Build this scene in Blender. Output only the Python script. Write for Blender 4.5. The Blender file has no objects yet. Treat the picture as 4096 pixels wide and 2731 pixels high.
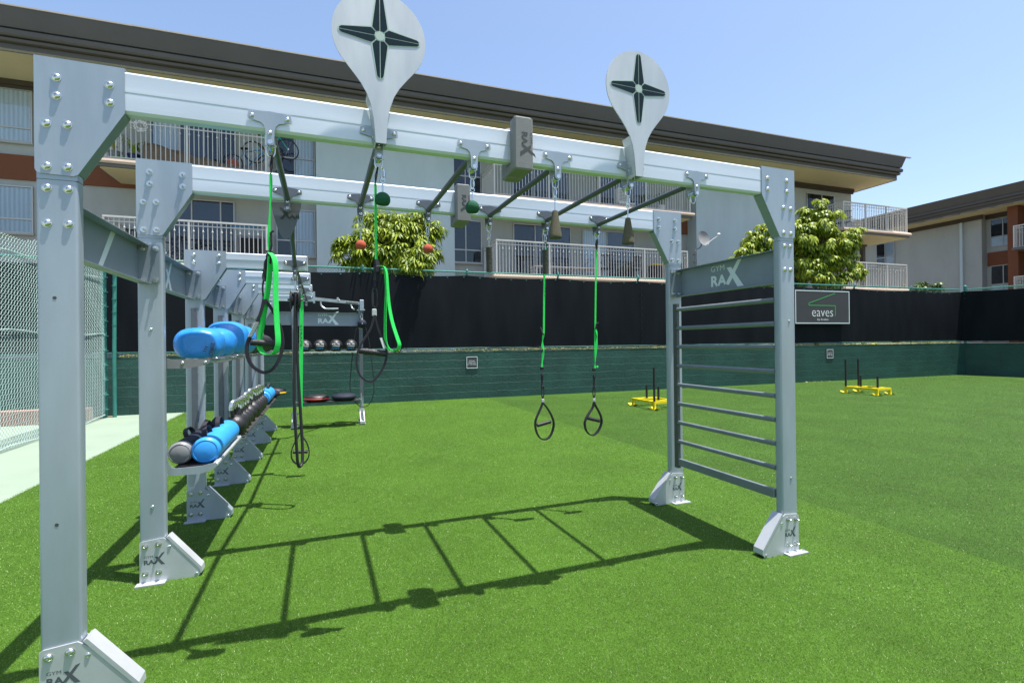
import bpy, math, random
import numpy as np
from mathutils import Vector, Matrix
R = math.radians
rnd = random.Random(7)
sc = bpy.context.scene
# ---------------------------------------------------------------- camera
F_LENS = 17.541
YAW, PITCH, ROLL = 0.3644, 0.0017, -0.0111
cam = bpy.data.cameras.new('camera')
cam.lens = F_LENS; cam.sensor_width = 36.0; cam.sensor_fit = 'HORIZONTAL'
cam.clip_start = 0.05; cam.clip_end = 2000
co = bpy.data.objects.new('camera', cam); sc.collection.objects.link(co)
fw = Vector((math.sin(YAW)*math.cos(PITCH), math.cos(YAW)*math.cos(PITCH), math.sin(PITCH)))
rt = Vector((math.cos(YAW), -math.sin(YAW), 0)); up = rt.cross(fw)
r2 = rt*math.cos(ROLL)+up*math.sin(ROLL); u2 = -rt*math.sin(ROLL)+up*math.cos(ROLL)
co.matrix_world = Matrix(((r2.x, u2.x, -fw.x, 0), (r2.y, u2.y, -fw.y, 0), (r2.z, u2.z, -fw.z, 1.4), (0, 0, 0, 1)))
sc.camera = co
# ---------------------------------------------------------------- world, sun
SUN = Vector((0.467, -0.30, 2.41)).normalized()
ELEV = math.asin(SUN.z)
w = bpy.data.worlds.new('World'); sc.world = w; w.use_nodes = True
nt = w.node_tree; nt.nodes.clear()
sky = nt.nodes.new('ShaderNodeTexSky'); sky.sky_type = 'NISHITA'; sky.sun_disc = False
sky.sun_elevation = ELEV; sky.sun_rotation = math.atan2(SUN.x, SUN.y)
sky.air_density = 1.05; sky.dust_density = 1.9; sky.ozone_density = 2.4; sky.altitude = 20
bg = nt.nodes.new('ShaderNodeBackground'); bg.inputs[1].default_value = 0.132
wo = nt.nodes.new('ShaderNodeOutputWorld')
nt.links.new(sky.outputs[0], bg.inputs[0]); nt.links.new(bg.outputs[0], wo.inputs[0])
sl = bpy.data.lights.new('sun', 'SUN'); sl.energy = 5.0; sl.angle = R(0.5); sl.color = (1.0, 0.965, 0.91)
so = bpy.data.objects.new('sun', sl); sc.collection.objects.link(so)
so.rotation_euler = SUN.to_track_quat('Z', 'Y').to_euler(); so.location = (5, -5, 30)
vs = sc.view_settings; vs.view_transform = 'Standard'; vs.look = 'None'; vs.gamma = 1.0
vs.use_curve_mapping = False; vs.exposure = 0.88
sc.cycles.max_bounces = 8; sc.cycles.transparent_max_bounces = 16
# ---------------------------------------------------------------- helpers
COL = sc.collection
ORG = {}

def circle(n, r=1.0, a0=0.0):
    return [(r*math.cos(a0+2*math.pi*i/n), r*math.sin(a0+2*math.pi*i/n)) for i in range(n)]

class MB:
    def __init__(s): s.v = []; s.f = []; s.m = []
    def add(s, vs_, fs, mi=0):
        b = len(s.v); s.v += [tuple(v) for v in vs_]
        s.f += [tuple(i+b for i in f) for f in fs]; s.m += [mi]*len(fs); return s
    def box(s, x0, x1, y0, y1, z0, z1, mi=0, bev=0.0):
        if x0 > x1: x0, x1 = x1, x0
        if y0 > y1: y0, y1 = y1, y0
        if z0 > z1: z0, z1 = z1, z0
        if bev <= 0:
            vs_ = [(x, y, z) for z in (z0, z1) for y in (y0, y1) for x in (x0, x1)]
            fs = [(0, 2, 3, 1), (4, 5, 7, 6), (0, 1, 5, 4), (2, 6, 7, 3), (0, 4, 6, 2), (1, 3, 7, 5)]
            return s.add(vs_, fs, mi)
        b = min(bev, (x1-x0)/2.01, (y1-y0)/2.01, (z1-z0)/2.01)
        rings = []
        for (d, z) in ((b, z0), (0, z0+b), (0, z1-b), (b, z1)):
            X0, X1, Y0, Y1 = x0+d, x1-d, y0+d, y1-d
            rings.append([(X0+b, Y0, z), (X1-b, Y0, z), (X1, Y0+b, z), (X1, Y1-b, z), (X1-b, Y1, z), (X0+b, Y1, z), (X0, Y1-b, z), (X0, Y0+b, z)])
        vs_ = [p for r in rings for p in r]; fs = []
        for k in range(3):
            for i in range(8):
                j = (i+1) % 8; fs.append((k*8+i, k*8+j, k*8+8+j, k*8+8+i))
        fs.append(tuple(range(7, -1, -1))); fs.append(tuple(range(24, 32)))
        return s.add(vs_, fs, mi)
    def prism(s, pts, o, u, v, n, mi=0):
        """polygon pts (a,b) at o + a*u + b*v, extruded by n"""
        o, u, v, n = Vector(o), Vector(u), Vector(v), Vector(n)
        k = len(pts); A = [o+u*a+v*b for a, b in pts]; B = [p+n for p in A]
        area = sum(pts[i][0]*pts[(i+1) % k][1]-pts[(i+1) % k][0]*pts[i][1] for i in range(k))
        fl = (area > 0) == (u.cross(v).dot(n) > 0)
        f0 = tuple(range(k)); f1 = tuple(range(k, 2*k))
        sides = [(i, (i+1) % k, k+(i+1) % k, k+i) for i in range(k)]
        fs = [f0[::-1], f1]+sides if fl else [f0, f1[::-1]]+[q[::-1] for q in sides]
        return s.add(A+B, fs, mi)
    def xz(s, pts, y0, y1, mi=0): return s.prism(pts, (0, y0, 0), (1, 0, 0), (0, 0, 1), (0, y1-y0, 0), mi)
    def yz(s, pts, x0, x1, mi=0): return s.prism(pts, (x0, 0, 0), (0, 1, 0), (0, 0, 1), (x1-x0, 0, 0), mi)
    def xy(s, pts, z0, z1, mi=0): return s.prism(pts, (0, 0, z0), (1, 0, 0), (0, 1, 0), (0, 0, z1-z0), mi)
    def tube(s, pts, r, n=8, mi=0, closed=False, caps=True):
        P = [Vector(p) for p in pts]; N = len(P); rr = r if isinstance(r, (list, tuple)) else [r]*N
        vs_ = []; prev = None
        for i, p in enumerate(P):
            if closed: t = P[(i+1) % N]-P[i-1]
            else: t = P[min(i+1, N-1)]-P[max(i-1, 0)]
            t.normalize()
            if prev is None:
                a = Vector((0, 0, 1)) if abs(t.z) < 0.9 else Vector((1, 0, 0)); a = (a-t*a.dot(t)).normalized()
            else:
                a = prev-t*prev.dot(t)
                a = a.normalized() if a.length > 1e-6 else t.orthogonal().normalized()
            prev = a; b = t.cross(a)
            for c, d in circle(n): vs_.append(p+a*(c*rr[i])+b*(d*rr[i]))
        fs = []
        for i in range(N if closed else N-1):
            j = (i+1) % N
            for k in range(n):
                l = (k+1) % n; fs.append((i*n+k, i*n+l, j*n+l, j*n+k))
        if not closed and caps:
            fs.append(tuple(range(n-1, -1, -1))); fs.append(tuple((N-1)*n+k for k in range(n)))
        return s.add(vs_, fs, mi)
    def lathe(s, prof, o=(0, 0, 0), axis=(0, 0, 1), n=20, mi=0, sx=1, sy=1, ref=None):
        """prof list of (r,h) along axis"""
        ax = Vector(axis).normalized(); o = Vector(o)
        a = Vector(ref) if ref else (Vector((1, 0, 0)) if abs(ax.x) < 0.9 else Vector((0, 0, 1)))
        a = (a-ax*a.dot(ax)).normalized(); b = ax.cross(a)
        vs_ = []; fs = []; K = len(prof)
        for r, h in prof:
            for c, d in circle(n): vs_.append(o+ax*h+a*(c*r*sx)+b*(d*r*sy))
        for i in range(K-1):
            for k in range(n):
                l = (k+1) % n; fs.append((i*n+k, i*n+l, (i+1)*n+l, (i+1)*n+k))
        fs.append(tuple(range(n-1, -1, -1))); fs.append(tuple((K-1)*n+k for k in range(n)))
        return s.add(vs_, fs, mi)
    def ball(s, c, r, n=20, m=12, mi=0, sz=1.0):
        prof = [(max(1e-4, r*math.sin(math.pi*i/m)), -r*sz*math.cos(math.pi*i/m)) for i in range(m+1)]
        return s.lathe(prof, c, (0, 0, 1), n, mi)
    def ribbon(s, pts, hw, th=0.0015, mi=0, closed=False):
        """flat webbing along pts, half width vector hw (or list)"""
        P = [Vector(p) for p in pts]; N = len(P); vs_ = []
        for i, p in enumerate(P):
            t = (P[(i+1) % N]-P[i-1]) if closed else (P[min(i+1, N-1)]-P[max(i-1, 0)])
            t.normalize(); h = Vector(hw[i]) if isinstance(hw[0], (tuple, list, Vector)) else Vector(hw)
            nn = t.cross(h).normalized()*th
            vs_ += [p-h-nn, p+h-nn, p+h+nn, p-h+nn]
        fs = []
        for i in range(N if closed else N-1):
            j = (i+1) % N
            for k in range(4):
                l = (k+1) % 4; fs.append((i*4+k, i*4+l, j*4+l, j*4+k))
        if not closed: fs += [(3, 2, 1, 0), tuple((N-1)*4+k for k in range(4))]
        return s.add(vs_, fs, mi)
    def build(s, name, mats, parent=None, smooth=None, **tags):
        me = bpy.data.meshes.new(name)
        org = Vector(ORG.get(parent.name, (0, 0, 0))) if parent else Vector((0, 0, 0))
        me.from_pydata([tuple(Vector(v)-org) for v in s.v], [], s.f)
        if not isinstance(mats, (list, tuple)): mats = [mats]
        for m in mats: me.materials.append(m)
        if len(mats) > 1: me.polygons.foreach_set('material_index', s.m)
        if smooth is not None:
            me.polygons.foreach_set('use_smooth', [True]*len(s.f)); me.set_sharp_from_angle(angle=R(smooth))
        me.update()
        o = bpy.data.objects.new(name, me); COL.objects.link(o)
        if parent:
            o.parent = parent; ORG[o.name] = tuple(org)
        for k, v in tags.items(): o[k] = v
        return o

def smoothp(pts, k=4, closed=False):
    P = [Vector(p) for p in pts]; N = len(P); out = []
    rng = N if closed else N-1
    for i in range(rng):
        p1, p2 = P[i], P[(i+1) % N]
        p0 = P[i-1] if (closed or i > 0) else p1*2-p2
        p3 = P[(i+2) % N] if (closed or i+2 < N) else p2*2-p1
        for j in range(k):
            t = j/k
            out.append(0.5*((2*p1)+(p2-p0)*t+(2*p0-5*p1+4*p2-p3)*t*t+(3*p1-p0-3*p2+p3)*t**3))
    if not closed: out.append(P[-1])
    return out

def thing(name, label, cat, loc=(0, 0, 0), rotz=0.0, group=None, org=None):
    o = bpy.data.objects.new(name, None); COL.objects.link(o); o.empty_display_size = 0.1
    o.location = loc; o.rotation_euler = (0, 0, rotz); o['label'] = label; o['category'] = cat
    if group: o['group'] = group
    ORG[o.name] = tuple(org if org is not None else loc)
    return o
def tag(o, label, cat, group=None):
    o['label'] = label; o['category'] = cat
    if group: o['group'] = group
    return o
def inst(src, parent, loc, rot=None, name=None):
    o = bpy.data.objects.new(name or src.name.split('.')[0], src); COL.objects.link(o)
    o.parent = parent; org = Vector(ORG[parent.name]); o.location = Vector(loc)-org
    if rot: o.rotation_euler = rot
    ORG[o.name] = tuple(Vector(loc))
    return o
def dup(root, delta, label=None, rotz=None, group=None):
    r = root.copy(); COL.objects.link(r); r.location = Vector(root.location)+Vector(delta)
    if rotz is not None: r.rotation_euler = (0, 0, rotz)
    if label: r['label'] = label
    if group: r['group'] = group
    for ch in list(root.children):
        c = ch.copy(); COL.objects.link(c); c.parent = r
        for g in ch.children:
            d = g.copy(); COL.objects.link(d); d.parent = c
    return r
# ---- text
_tc = {}
def text_geo(body, bold=0.0):
    key = (body, bold)
    if key in _tc: return _tc[key]
    cu = bpy.data.curves.new('t', 'FONT'); cu.body = body; cu.size = 1.0; cu.offset = bold; cu.resolution_u = 3
    ob = bpy.data.objects.new('t', cu); COL.objects.link(ob)
    dg = bpy.context.evaluated_depsgraph_get(); me = ob.evaluated_get(dg).to_mesh()
    vs_ = [(v.co.x, v.co.y) for v in me.vertices]; fs = [tuple(p.vertices) for p in me.polygons]
    ob.evaluated_get(dg).to_mesh_clear(); bpy.data.objects.remove(ob); bpy.data.curves.remove(cu)
    xs = [v[0] for v in vs_]; ys = [v[1] for v in vs_]
    x0, x1, y0, y1 = min(xs), max(xs), min(ys), max(ys)
    _tc[key] = ([(a-x0, b-y0) for a, b in vs_], fs, x1-x0, y1-y0); return _tc[key]
def put_text(mb, body, o, u, v, w_, h_, bold=0.0, mi=0):
    """fits text into w_ x h_ rectangle at origin o with unit axes u, v"""
    vs_, fs, W, H = text_geo(body, bold); o, u, v = Vector(o), Vector(u), Vector(v)
    nn = u.cross(v).normalized()*0.0004
    mb.add([o+u*(a/W*w_)+v*(b/H*h_) for a, b in vs_], fs, mi)
def logo(mb, o, u, v, W, mi=0, n=None):
    """two-line wordmark, W wide"""
    o, u, v = Vector(o), Vector(u), Vector(v)
    put_text(mb, 'GYM', o+v*(.36*W), u, v, .43*W, .13*W, 0.0, mi)
    put_text(mb, 'RA', o, u, v, .50*W, .26*W, 0.035, mi)
    for poly in ([(.44, 0), (.57, 0), (1.0, .62), (.85, .57)], [(.50, .40), (.611, .237), (.683, .338), (.635, .40)], [(.672, .147), (.82, -.07), (1.0, -.07), (.747, .2555)]):
        q = [o+u*(a*W)+v*(b*W) for a, b in poly]
        mb.add(q, [tuple(range(len(q)))], mi)
# ---------------------------------------------------------------- materials
def newmat(name):
    m = bpy.data.materials.new(name); m.use_nodes = True; n = m.node_tree; n.nodes.clear()
    out = n.nodes.new('ShaderNodeOutputMaterial'); b = n.nodes.new('ShaderNodeBsdfPrincipled')
    n.links.new(b.outputs[0], out.inputs[0]); return m, n, b, out
def nd(n, t, **kw):
    x = n.nodes.new(t)
    for k, v in kw.items(): setattr(x, k, v)
    return x
def mat(name, col, rough=0.5, metal=0.0, spec=0.5, var=0.0, vscale=6.0, bump=0.0, bscale=200.0, stretch=(1, 1, 1), sheen=0.0, coat=0.0):
    m, n, b, out = newmat(name)
    b.inputs['Roughness'].default_value = rough; b.inputs['Metallic'].default_value = metal
    b.inputs['Specular IOR Level'].default_value = spec
    if coat: b.inputs['Coat Weight'].default_value = coat
    b.inputs['Base Color'].default_value = (*col, 1)
    if var or bump:
        tc = nd(n, 'ShaderNodeTexCoord'); mp = nd(n, 'ShaderNodeMapping'); mp.inputs['Scale'].default_value = stretch
        n.links.new(tc.outputs['Object'], mp.inputs[0])
    if var:
        no = nd(n, 'ShaderNodeTexNoise'); no.inputs['Scale'].default_value = vscale; no.inputs['Detail'].default_value = 6; no.inputs['Roughness'].default_value = .65
        n.links.new(mp.outputs[0], no.inputs['Vector'])
        mx = nd(n, 'ShaderNodeMapRange'); mx.inputs[1].default_value = .3; mx.inputs[2].default_value = .7
        mx.inputs[3].default_value = 1-var; mx.inputs[4].default_value = 1+var
        n.links.new(no.outputs[0], mx.inputs[0])
        vm = nd(n, 'ShaderNodeVectorMath', operation='SCALE'); vm.inputs[0].default_value = col
        n.links.new(mx.outputs[0], vm.inputs['Scale']); n.links.new(vm.outputs[0], b.inputs['Base Color'])
        m2 = nd(n, 'ShaderNodeMapRange'); m2.inputs[1].default_value = .3; m2.inputs[2].default_value = .7
        m2.inputs[3].default_value = max(.02, rough-.08); m2.inputs[4].default_value = min(1, rough+.1)
        n.links.new(no.outputs[0], m2.inputs[0]); n.links.new(m2.outputs[0], b.inputs['Roughness'])
    if bump:
        n2 = nd(n, 'ShaderNodeTexNoise'); n2.inputs['Scale'].default_value = bscale; n2.inputs['Detail'].default_value = 4
        n.links.new(mp.outputs[0], n2.inputs['Vector'])
        bp = nd(n, 'ShaderNodeBump'); bp.inputs['Strength'].default_value = bump; bp.inputs['Distance'].default_value = .01
        n.links.new(n2.outputs[0], bp.inputs['Height']); n.links.new(bp.outputs[0], b.inputs['Normal'])
    return m

M = {}
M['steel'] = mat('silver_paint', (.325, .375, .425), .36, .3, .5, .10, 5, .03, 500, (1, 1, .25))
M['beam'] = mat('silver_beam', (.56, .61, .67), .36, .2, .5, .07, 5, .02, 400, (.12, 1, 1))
M['panel'] = mat('grey_panel', (.225, .27, .31), .42, .3, .5, .06, 6)
M['white_metal'] = mat('zinc_plate', (.48, .50, .52), .38, .3, .5, .05)
M['bolt'] = mat('zinc_bolt', (.62, .64, .62), .22, .95)
M['dark'] = mat('dark_bar', (.075, .085, .09), .42, .3, .5, .15, 14)
M['rung'] = mat('rung_grey', (.17, .20, .22), .42, .3, .5, .1, 12)
M['bracket'] = mat('dark_bracket', (.115, .13, .15), .45, .3, .5, .08, 12)
M['block'] = mat('grey_cast_block', (.20, .20, .20), .75, 0, .3, .08, 30, .15, 300)
M['engrave'] = mat('engraving', (.05, .052, .055), .7)
M['logo_dark'] = mat('logo_dark', (.07, .08, .09), .5)
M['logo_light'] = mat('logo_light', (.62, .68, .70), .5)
M['disk'] = mat('brushed_disk', (.50, .52, .53), .40, .35, .5, .10, 7, .02, 300, (1, 1, .18))
M['star'] = mat('star_navy', (.010, .024, .036), .85, 0, .12, .3, 60)
M['star_edge'] = mat('star_edge', (.38, .48, .42), .5)
M['black'] = mat('black_rubber', (.014, .014, .016), .5, 0, .5, .1, 30)
M['webbing'] = mat('black_webbing', (.02, .018, .026), .75, 0, .3, .15, 60, .2, 600)
M['grip'] = mat('black_grip', (.012, .012, .014), .5, 0, .5, .1, 30, .3, 220)
M['green_web'] = mat('green_webbing', (.03, .62, .10), .6, 0, .3, .07, 60, .25, 500)
M['green_ink'] = mat('webbing_print', (.01, .10, .03), .7)
M['tag_grey'] = mat('grey_tag', (.42, .44, .44), .5)
M['green_ball'] = mat('green_resin', (.012, .085, .04), .85, 0, .3, .15, 50, .5, 200)
M['red_ball'] = mat('red_resin', (.42, .085, .045), .85, 0, .3, .12, 60, .5, 220)
M['cone'] = mat('khaki_resin', (.10, .092, .06), .85, 0, .3, .2, 40, .6, 120, (1, 1, 6))
M['cyl'] = mat('dark_resin', (.05, .052, .042), .8, 0, .3, .2, 30, .6, 60)
M['chrome'] = mat('chrome', (.74, .74, .72), .27, .95)
M['kb'] = mat('black_iron', (.018, .018, .019), .42, 0, .5, .12, 40, .2, 200)
M['blue'] = mat('blue_vinyl', (.030, .25, .70), .30, 0, .5, .05, 6, .35, 16)
M['bluebag'] = mat('blue_bag_vinyl', (.035, .30, .74), .38, 0, .5, .04, 8, .05, 25)
M['navy'] = mat('navy_fabric', (.012, .016, .03), .7, 0, .3, .2, 20, .2, 300)
M['greyvinyl'] = mat('grey_vinyl', (.20, .205, .21), .4, 0, .5, .08, 10)
M['rubber'] = mat('rubber_mat', (.035, .033, .032), .8, 0, .3, .2, 30, .3, 300)
M['white_print'] = mat('white_print', (.75, .75, .74), .6)
M['blue_print'] = mat('blue_print', (.03, .28, .62), .6)
M['red_trim'] = mat('red_trim', (.65, .03, .03), .5)
M['yellow_trim'] = mat('yellow_trim', (.75, .48, .02), .5)
M['yellow'] = mat('yellow_paint', (.72, .58, .015), .4, 0, .5, .06, 10)
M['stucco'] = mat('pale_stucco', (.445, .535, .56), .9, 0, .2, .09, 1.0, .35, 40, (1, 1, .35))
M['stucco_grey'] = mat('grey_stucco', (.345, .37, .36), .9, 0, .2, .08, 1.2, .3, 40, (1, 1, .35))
M['soffit'] = mat('soffit_plaster', (.50, .45, .29), .9, 0, .2, .06, 1.0, .3, 30)
M['fascia'] = mat('brown_fascia', (.092, .087, .082), .75, 0, .3, .12, .8, .1, 30)
M['fascia_cap'] = mat('fascia_cap', (.42, .37, .31), .6)
M['trim'] = mat('dark_trim', (.06, .052, .042), .8, 0, .3, .1, 2)
M['terra'] = mat('terracotta_stucco', (.17, .068, .038), .9, 0, .2, .06, 2, .3, 40)
M['slab'] = mat('balcony_slab_edge', (.52, .42, .34), .85, 0, .2, .08, 3, .2, 30)
M['slab_dark'] = mat('balcony_fascia', (.13, .125, .12), .8, 0, .3, .08, 3)
M['rail'] = mat('white_rail', (.56, .56, .53), .5, 0, .4, .04, 4)
M['alu'] = mat('window_frame', (.42, .43, .42), .45, .4)
M['dark_room'] = mat('dark_room', (.012, .013, .016), .8)
M['curtain'] = mat('curtain_cloth', (.07, .08, .11), .9)
M['fence_green'] = mat('green_vinyl_steel', (.035, .19, .16), .45, 0, .5, .15, 8)
M['wire'] = mat('pale_green_wire', (.42, .56, .53), .4, 0, .5, .1, 4)
M['wire_dark'] = mat('green_wire', (.05, .24, .20), .45)
M['signgrey'] = mat('sign_grey', (.055, .055, .06), .6, 0, .3, .06, 3)
M['sign_green'] = mat('sign_green_line', (.05, .45, .08), .5)
M['bark'] = mat('bark', (.13, .10, .07), .9, 0, .2, .2, 10, .5, 40)
M['pot_blue'] = mat('blue_pot', (.02, .03, .12), .3)
M['brown_cloth'] = mat('brown_tarp', (.17, .13, .09), .85, 0, .2, .2, 8, .3, 30)
M['green_plastic'] = mat('green_plastic', (.22, .45, .10), .5)
M['bike_blue'] = mat('bike_blue', (.02, .20, .42), .35)
M['bike_green'] = mat('bike_green', (.03, .42, .30), .35)
M['bike_red'] = mat('bike_red', (.38, .08, .04), .5)
M['white_plastic'] = mat('white_plastic', (.75, .75, .73), .45)
M['dish'] = mat('dish_grey', (.22, .22, .22), .5, 0, .4, .08, 6)
M['brick'] = mat('red_brick_curb', (.30, .17, .13), .9, 0, .2, .2, 6, .4, 30)

def glass_mat():
    m, n, b, out = newmat('window_glass')
    b.inputs['Base Color'].default_value = (.02, .03, .04, 1); b.inputs['Roughness'].default_value = .04
    tr = nd(n, 'ShaderNodeBsdfTransparent'); tr.inputs[0].default_value = (.88, .92, .95, 1)
    gl = nd(n, 'ShaderNodeBsdfGlossy'); gl.inputs['Roughness'].default_value = .03; gl.inputs[0].default_value = (.9, .95, 1, 1)
    fr = nd(n, 'ShaderNodeFresnel'); fr.inputs[0].default_value = 1.42
    mx = nd(n, 'ShaderNodeMixShader'); n.links.new(fr.outputs[0], mx.inputs[0]); n.links.new(tr.outputs[0], mx.inputs[1]); n.links.new(gl.outputs[0], mx.inputs[2])
    n.links.new(mx.outputs[0], out.inputs[0]); return m
M['glass'] = glass_mat()
def blind_mat():
    m, n, b, out = newmat('vertical_blinds')
    tc = nd(n, 'ShaderNodeTexCoord'); wv = nd(n, 'ShaderNodeTexWave', wave_type='BANDS', bands_direction='X')
    wv.inputs['Scale'].default_value = 3.1; wv.inputs['Distortion'].default_value = .6; wv.inputs['Detail'].default_value = 1
    n.links.new(tc.outputs['Object'], wv.inputs['Vector'])
    cr = nd(n, 'ShaderNodeValToRGB'); cr.color_ramp.elements[0].color = (.60, .62, .62, 1); cr.color_ramp.elements[1].color = (.80, .81, .80, 1)
    n.links.new(wv.outputs[0], cr.inputs[0]); n.links.new(cr.outputs[0], b.inputs['Base Color']); b.inputs['Roughness'].default_value = .7
    bp = nd(n, 'ShaderNodeBump'); bp.inputs['Distance'].default_value = .02; bp.inputs['Strength'].default_value = .25; n.links.new(wv.outputs[0], bp.inputs['Height']); n.links.new(bp.outputs[0], b.inputs['Normal'])
    return m
M['blind'] = blind_mat()

def block_mat():
    m, n, b, out = newmat('green_painted_block')
    tc = nd(n, 'ShaderNodeTexCoord'); sp = nd(n, 'ShaderNodeSeparateXYZ'); cb = nd(n, 'ShaderNodeCombineXYZ')
    n.links.new(tc.outputs['Object'], sp.inputs[0])
    ad = nd(n, 'ShaderNodeMath', operation='ADD'); n.links.new(sp.outputs[0], ad.inputs[0]); n.links.new(sp.outputs[1], ad.inputs[1])
    n.links.new(ad.outputs[0], cb.inputs[0]); n.links.new(sp.outputs[2], cb.inputs[1])
    br = nd(n, 'ShaderNodeTexBrick'); br.inputs['Scale'].default_value = 1.0; br.inputs['Brick Width'].default_value = .40; br.inputs['Row Height'].default_value = .198
    br.inputs['Mortar Size'].default_value = .007; br.inputs['Mortar Smooth'].default_value = .6; br.inputs['Bias'].default_value = 0
    br.inputs['Color1'].default_value = (.0125, .057, .044, 1); br.inputs['Color2'].default_value = (.015, .066, .051, 1); br.inputs['Mortar'].default_value = (.013, .058, .045, 1)
    wob = nd(n, 'ShaderNodeTexNoise'); wob.inputs['Scale'].default_value = 2.5; n.links.new(cb.outputs[0], wob.inputs['Vector'])
    wa = nd(n, 'ShaderNodeVectorMath', operation='MULTIPLY_ADD'); wa.inputs[1].default_value = (.035, .03, 0)
    n.links.new(wob.outputs['Color'], wa.inputs[0]); n.links.new(cb.outputs[0], wa.inputs[2]); n.links.new(wa.outputs[0], br.inputs['Vector'])
    no = nd(n, 'ShaderNodeTexNoise'); no.inputs['Scale'].default_value = 14; no.inputs['Detail'].default_value = 10; no.inputs['Roughness'].default_value = .75
    n.links.new(tc.outputs['Object'], no.inputs['Vector'])
    n3 = nd(n, 'ShaderNodeTexNoise'); n3.inputs['Scale'].default_value = 1.3; n3.inputs['Detail'].default_value = 5; n.links.new(tc.outputs['Object'], n3.inputs['Vector'])
    cr = nd(n, 'ShaderNodeValToRGB'); cr.color_ramp.elements[0].position = .66; cr.color_ramp.elements[1].position = .78
    cr.color_ramp.elements[0].color = (0, 0, 0, 1); cr.color_ramp.elements[1].color = (1, 1, 1, 1); n.links.new(no.outputs[0], cr.inputs[0])
    mx = nd(n, 'ShaderNodeMix', data_type='RGBA'); mx.inputs['B'].default_value = (.10, .17, .13, 1)
    n.links.new(cr.outputs[0], mx.inputs['Factor']); n.links.new(br.outputs[0], mx.inputs['A'])
    mr = nd(n, 'ShaderNodeMapRange'); mr.inputs[1].default_value = .3; mr.inputs[2].default_value = .7; mr.inputs[3].default_value = .78; mr.inputs[4].default_value = 1.25
    n.links.new(n3.outputs[0], mr.inputs[0]); vm = nd(n, 'ShaderNodeVectorMath', operation='SCALE')
    n.links.new(mx.outputs['Result'], vm.inputs[0]); n.links.new(mr.outputs[0], vm.inputs['Scale'])
    n.links.new(vm.outputs[0], b.inputs['Base Color']); b.inputs['Roughness'].default_value = .5
    hs = nd(n, 'ShaderNodeMath', operation='MULTIPLY_ADD'); hs.inputs[1].default_value = -.20
    n.links.new(br.outputs['Fac'], hs.inputs[0]); n.links.new(no.outputs[0], hs.inputs[2])
    bp = nd(n, 'ShaderNodeBump'); bp.inputs['Strength'].default_value = .9; bp.inputs['Distance'].default_value = .018
    n.links.new(hs.outputs[0], bp.inputs['Height']); n.links.new(bp.outputs[0], b.inputs['Normal'])
    return m
M['blockwall'] = block_mat()

def screen_mat():
    m, n, b, out = newmat('black_windscreen')
    tc = nd(n, 'ShaderNodeTexCoord'); mp = nd(n, 'ShaderNodeMapping'); mp.inputs['Scale'].default_value = (1.2, 1.2, .25)
    n.links.new(tc.outputs['Object'], mp.inputs[0])
    no = nd(n, 'ShaderNodeTexNoise'); no.inputs['Scale'].default_value = 2.2; no.inputs['Detail'].default_value = 8; n.links.new(mp.outputs[0], no.inputs['Vector'])
    cr = nd(n, 'ShaderNodeValToRGB'); cr.color_ramp.elements[0].color = (.0045, .0058, .0085, 1); cr.color_ramp.elements[1].color = (.0095, .0115, .015, 1)
    cr.color_ramp.elements[0].position = .3; cr.color_ramp.elements[1].position = .75
    n.links.new(no.outputs[0], cr.inputs[0]); n.links.new(cr.outputs[0], b.inputs['Base Color']); b.inputs['Roughness'].default_value = .62
    b.inputs['Specular IOR Level'].default_value = .12
    n2 = nd(n, 'ShaderNodeTexNoise'); n2.inputs['Scale'].default_value = 260; n.links.new(tc.outputs['Object'], n2.inputs['Vector'])
    bp = nd(n, 'ShaderNodeBump'); bp.inputs['Strength'].default_value = .25; bp.inputs['Distance'].default_value = .004
    n.links.new(n2.outputs[0], bp.inputs['Height']); n.links.new(bp.outputs[0], b.inputs['Normal'])
    return m
M['screen'] = screen_mat()

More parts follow.
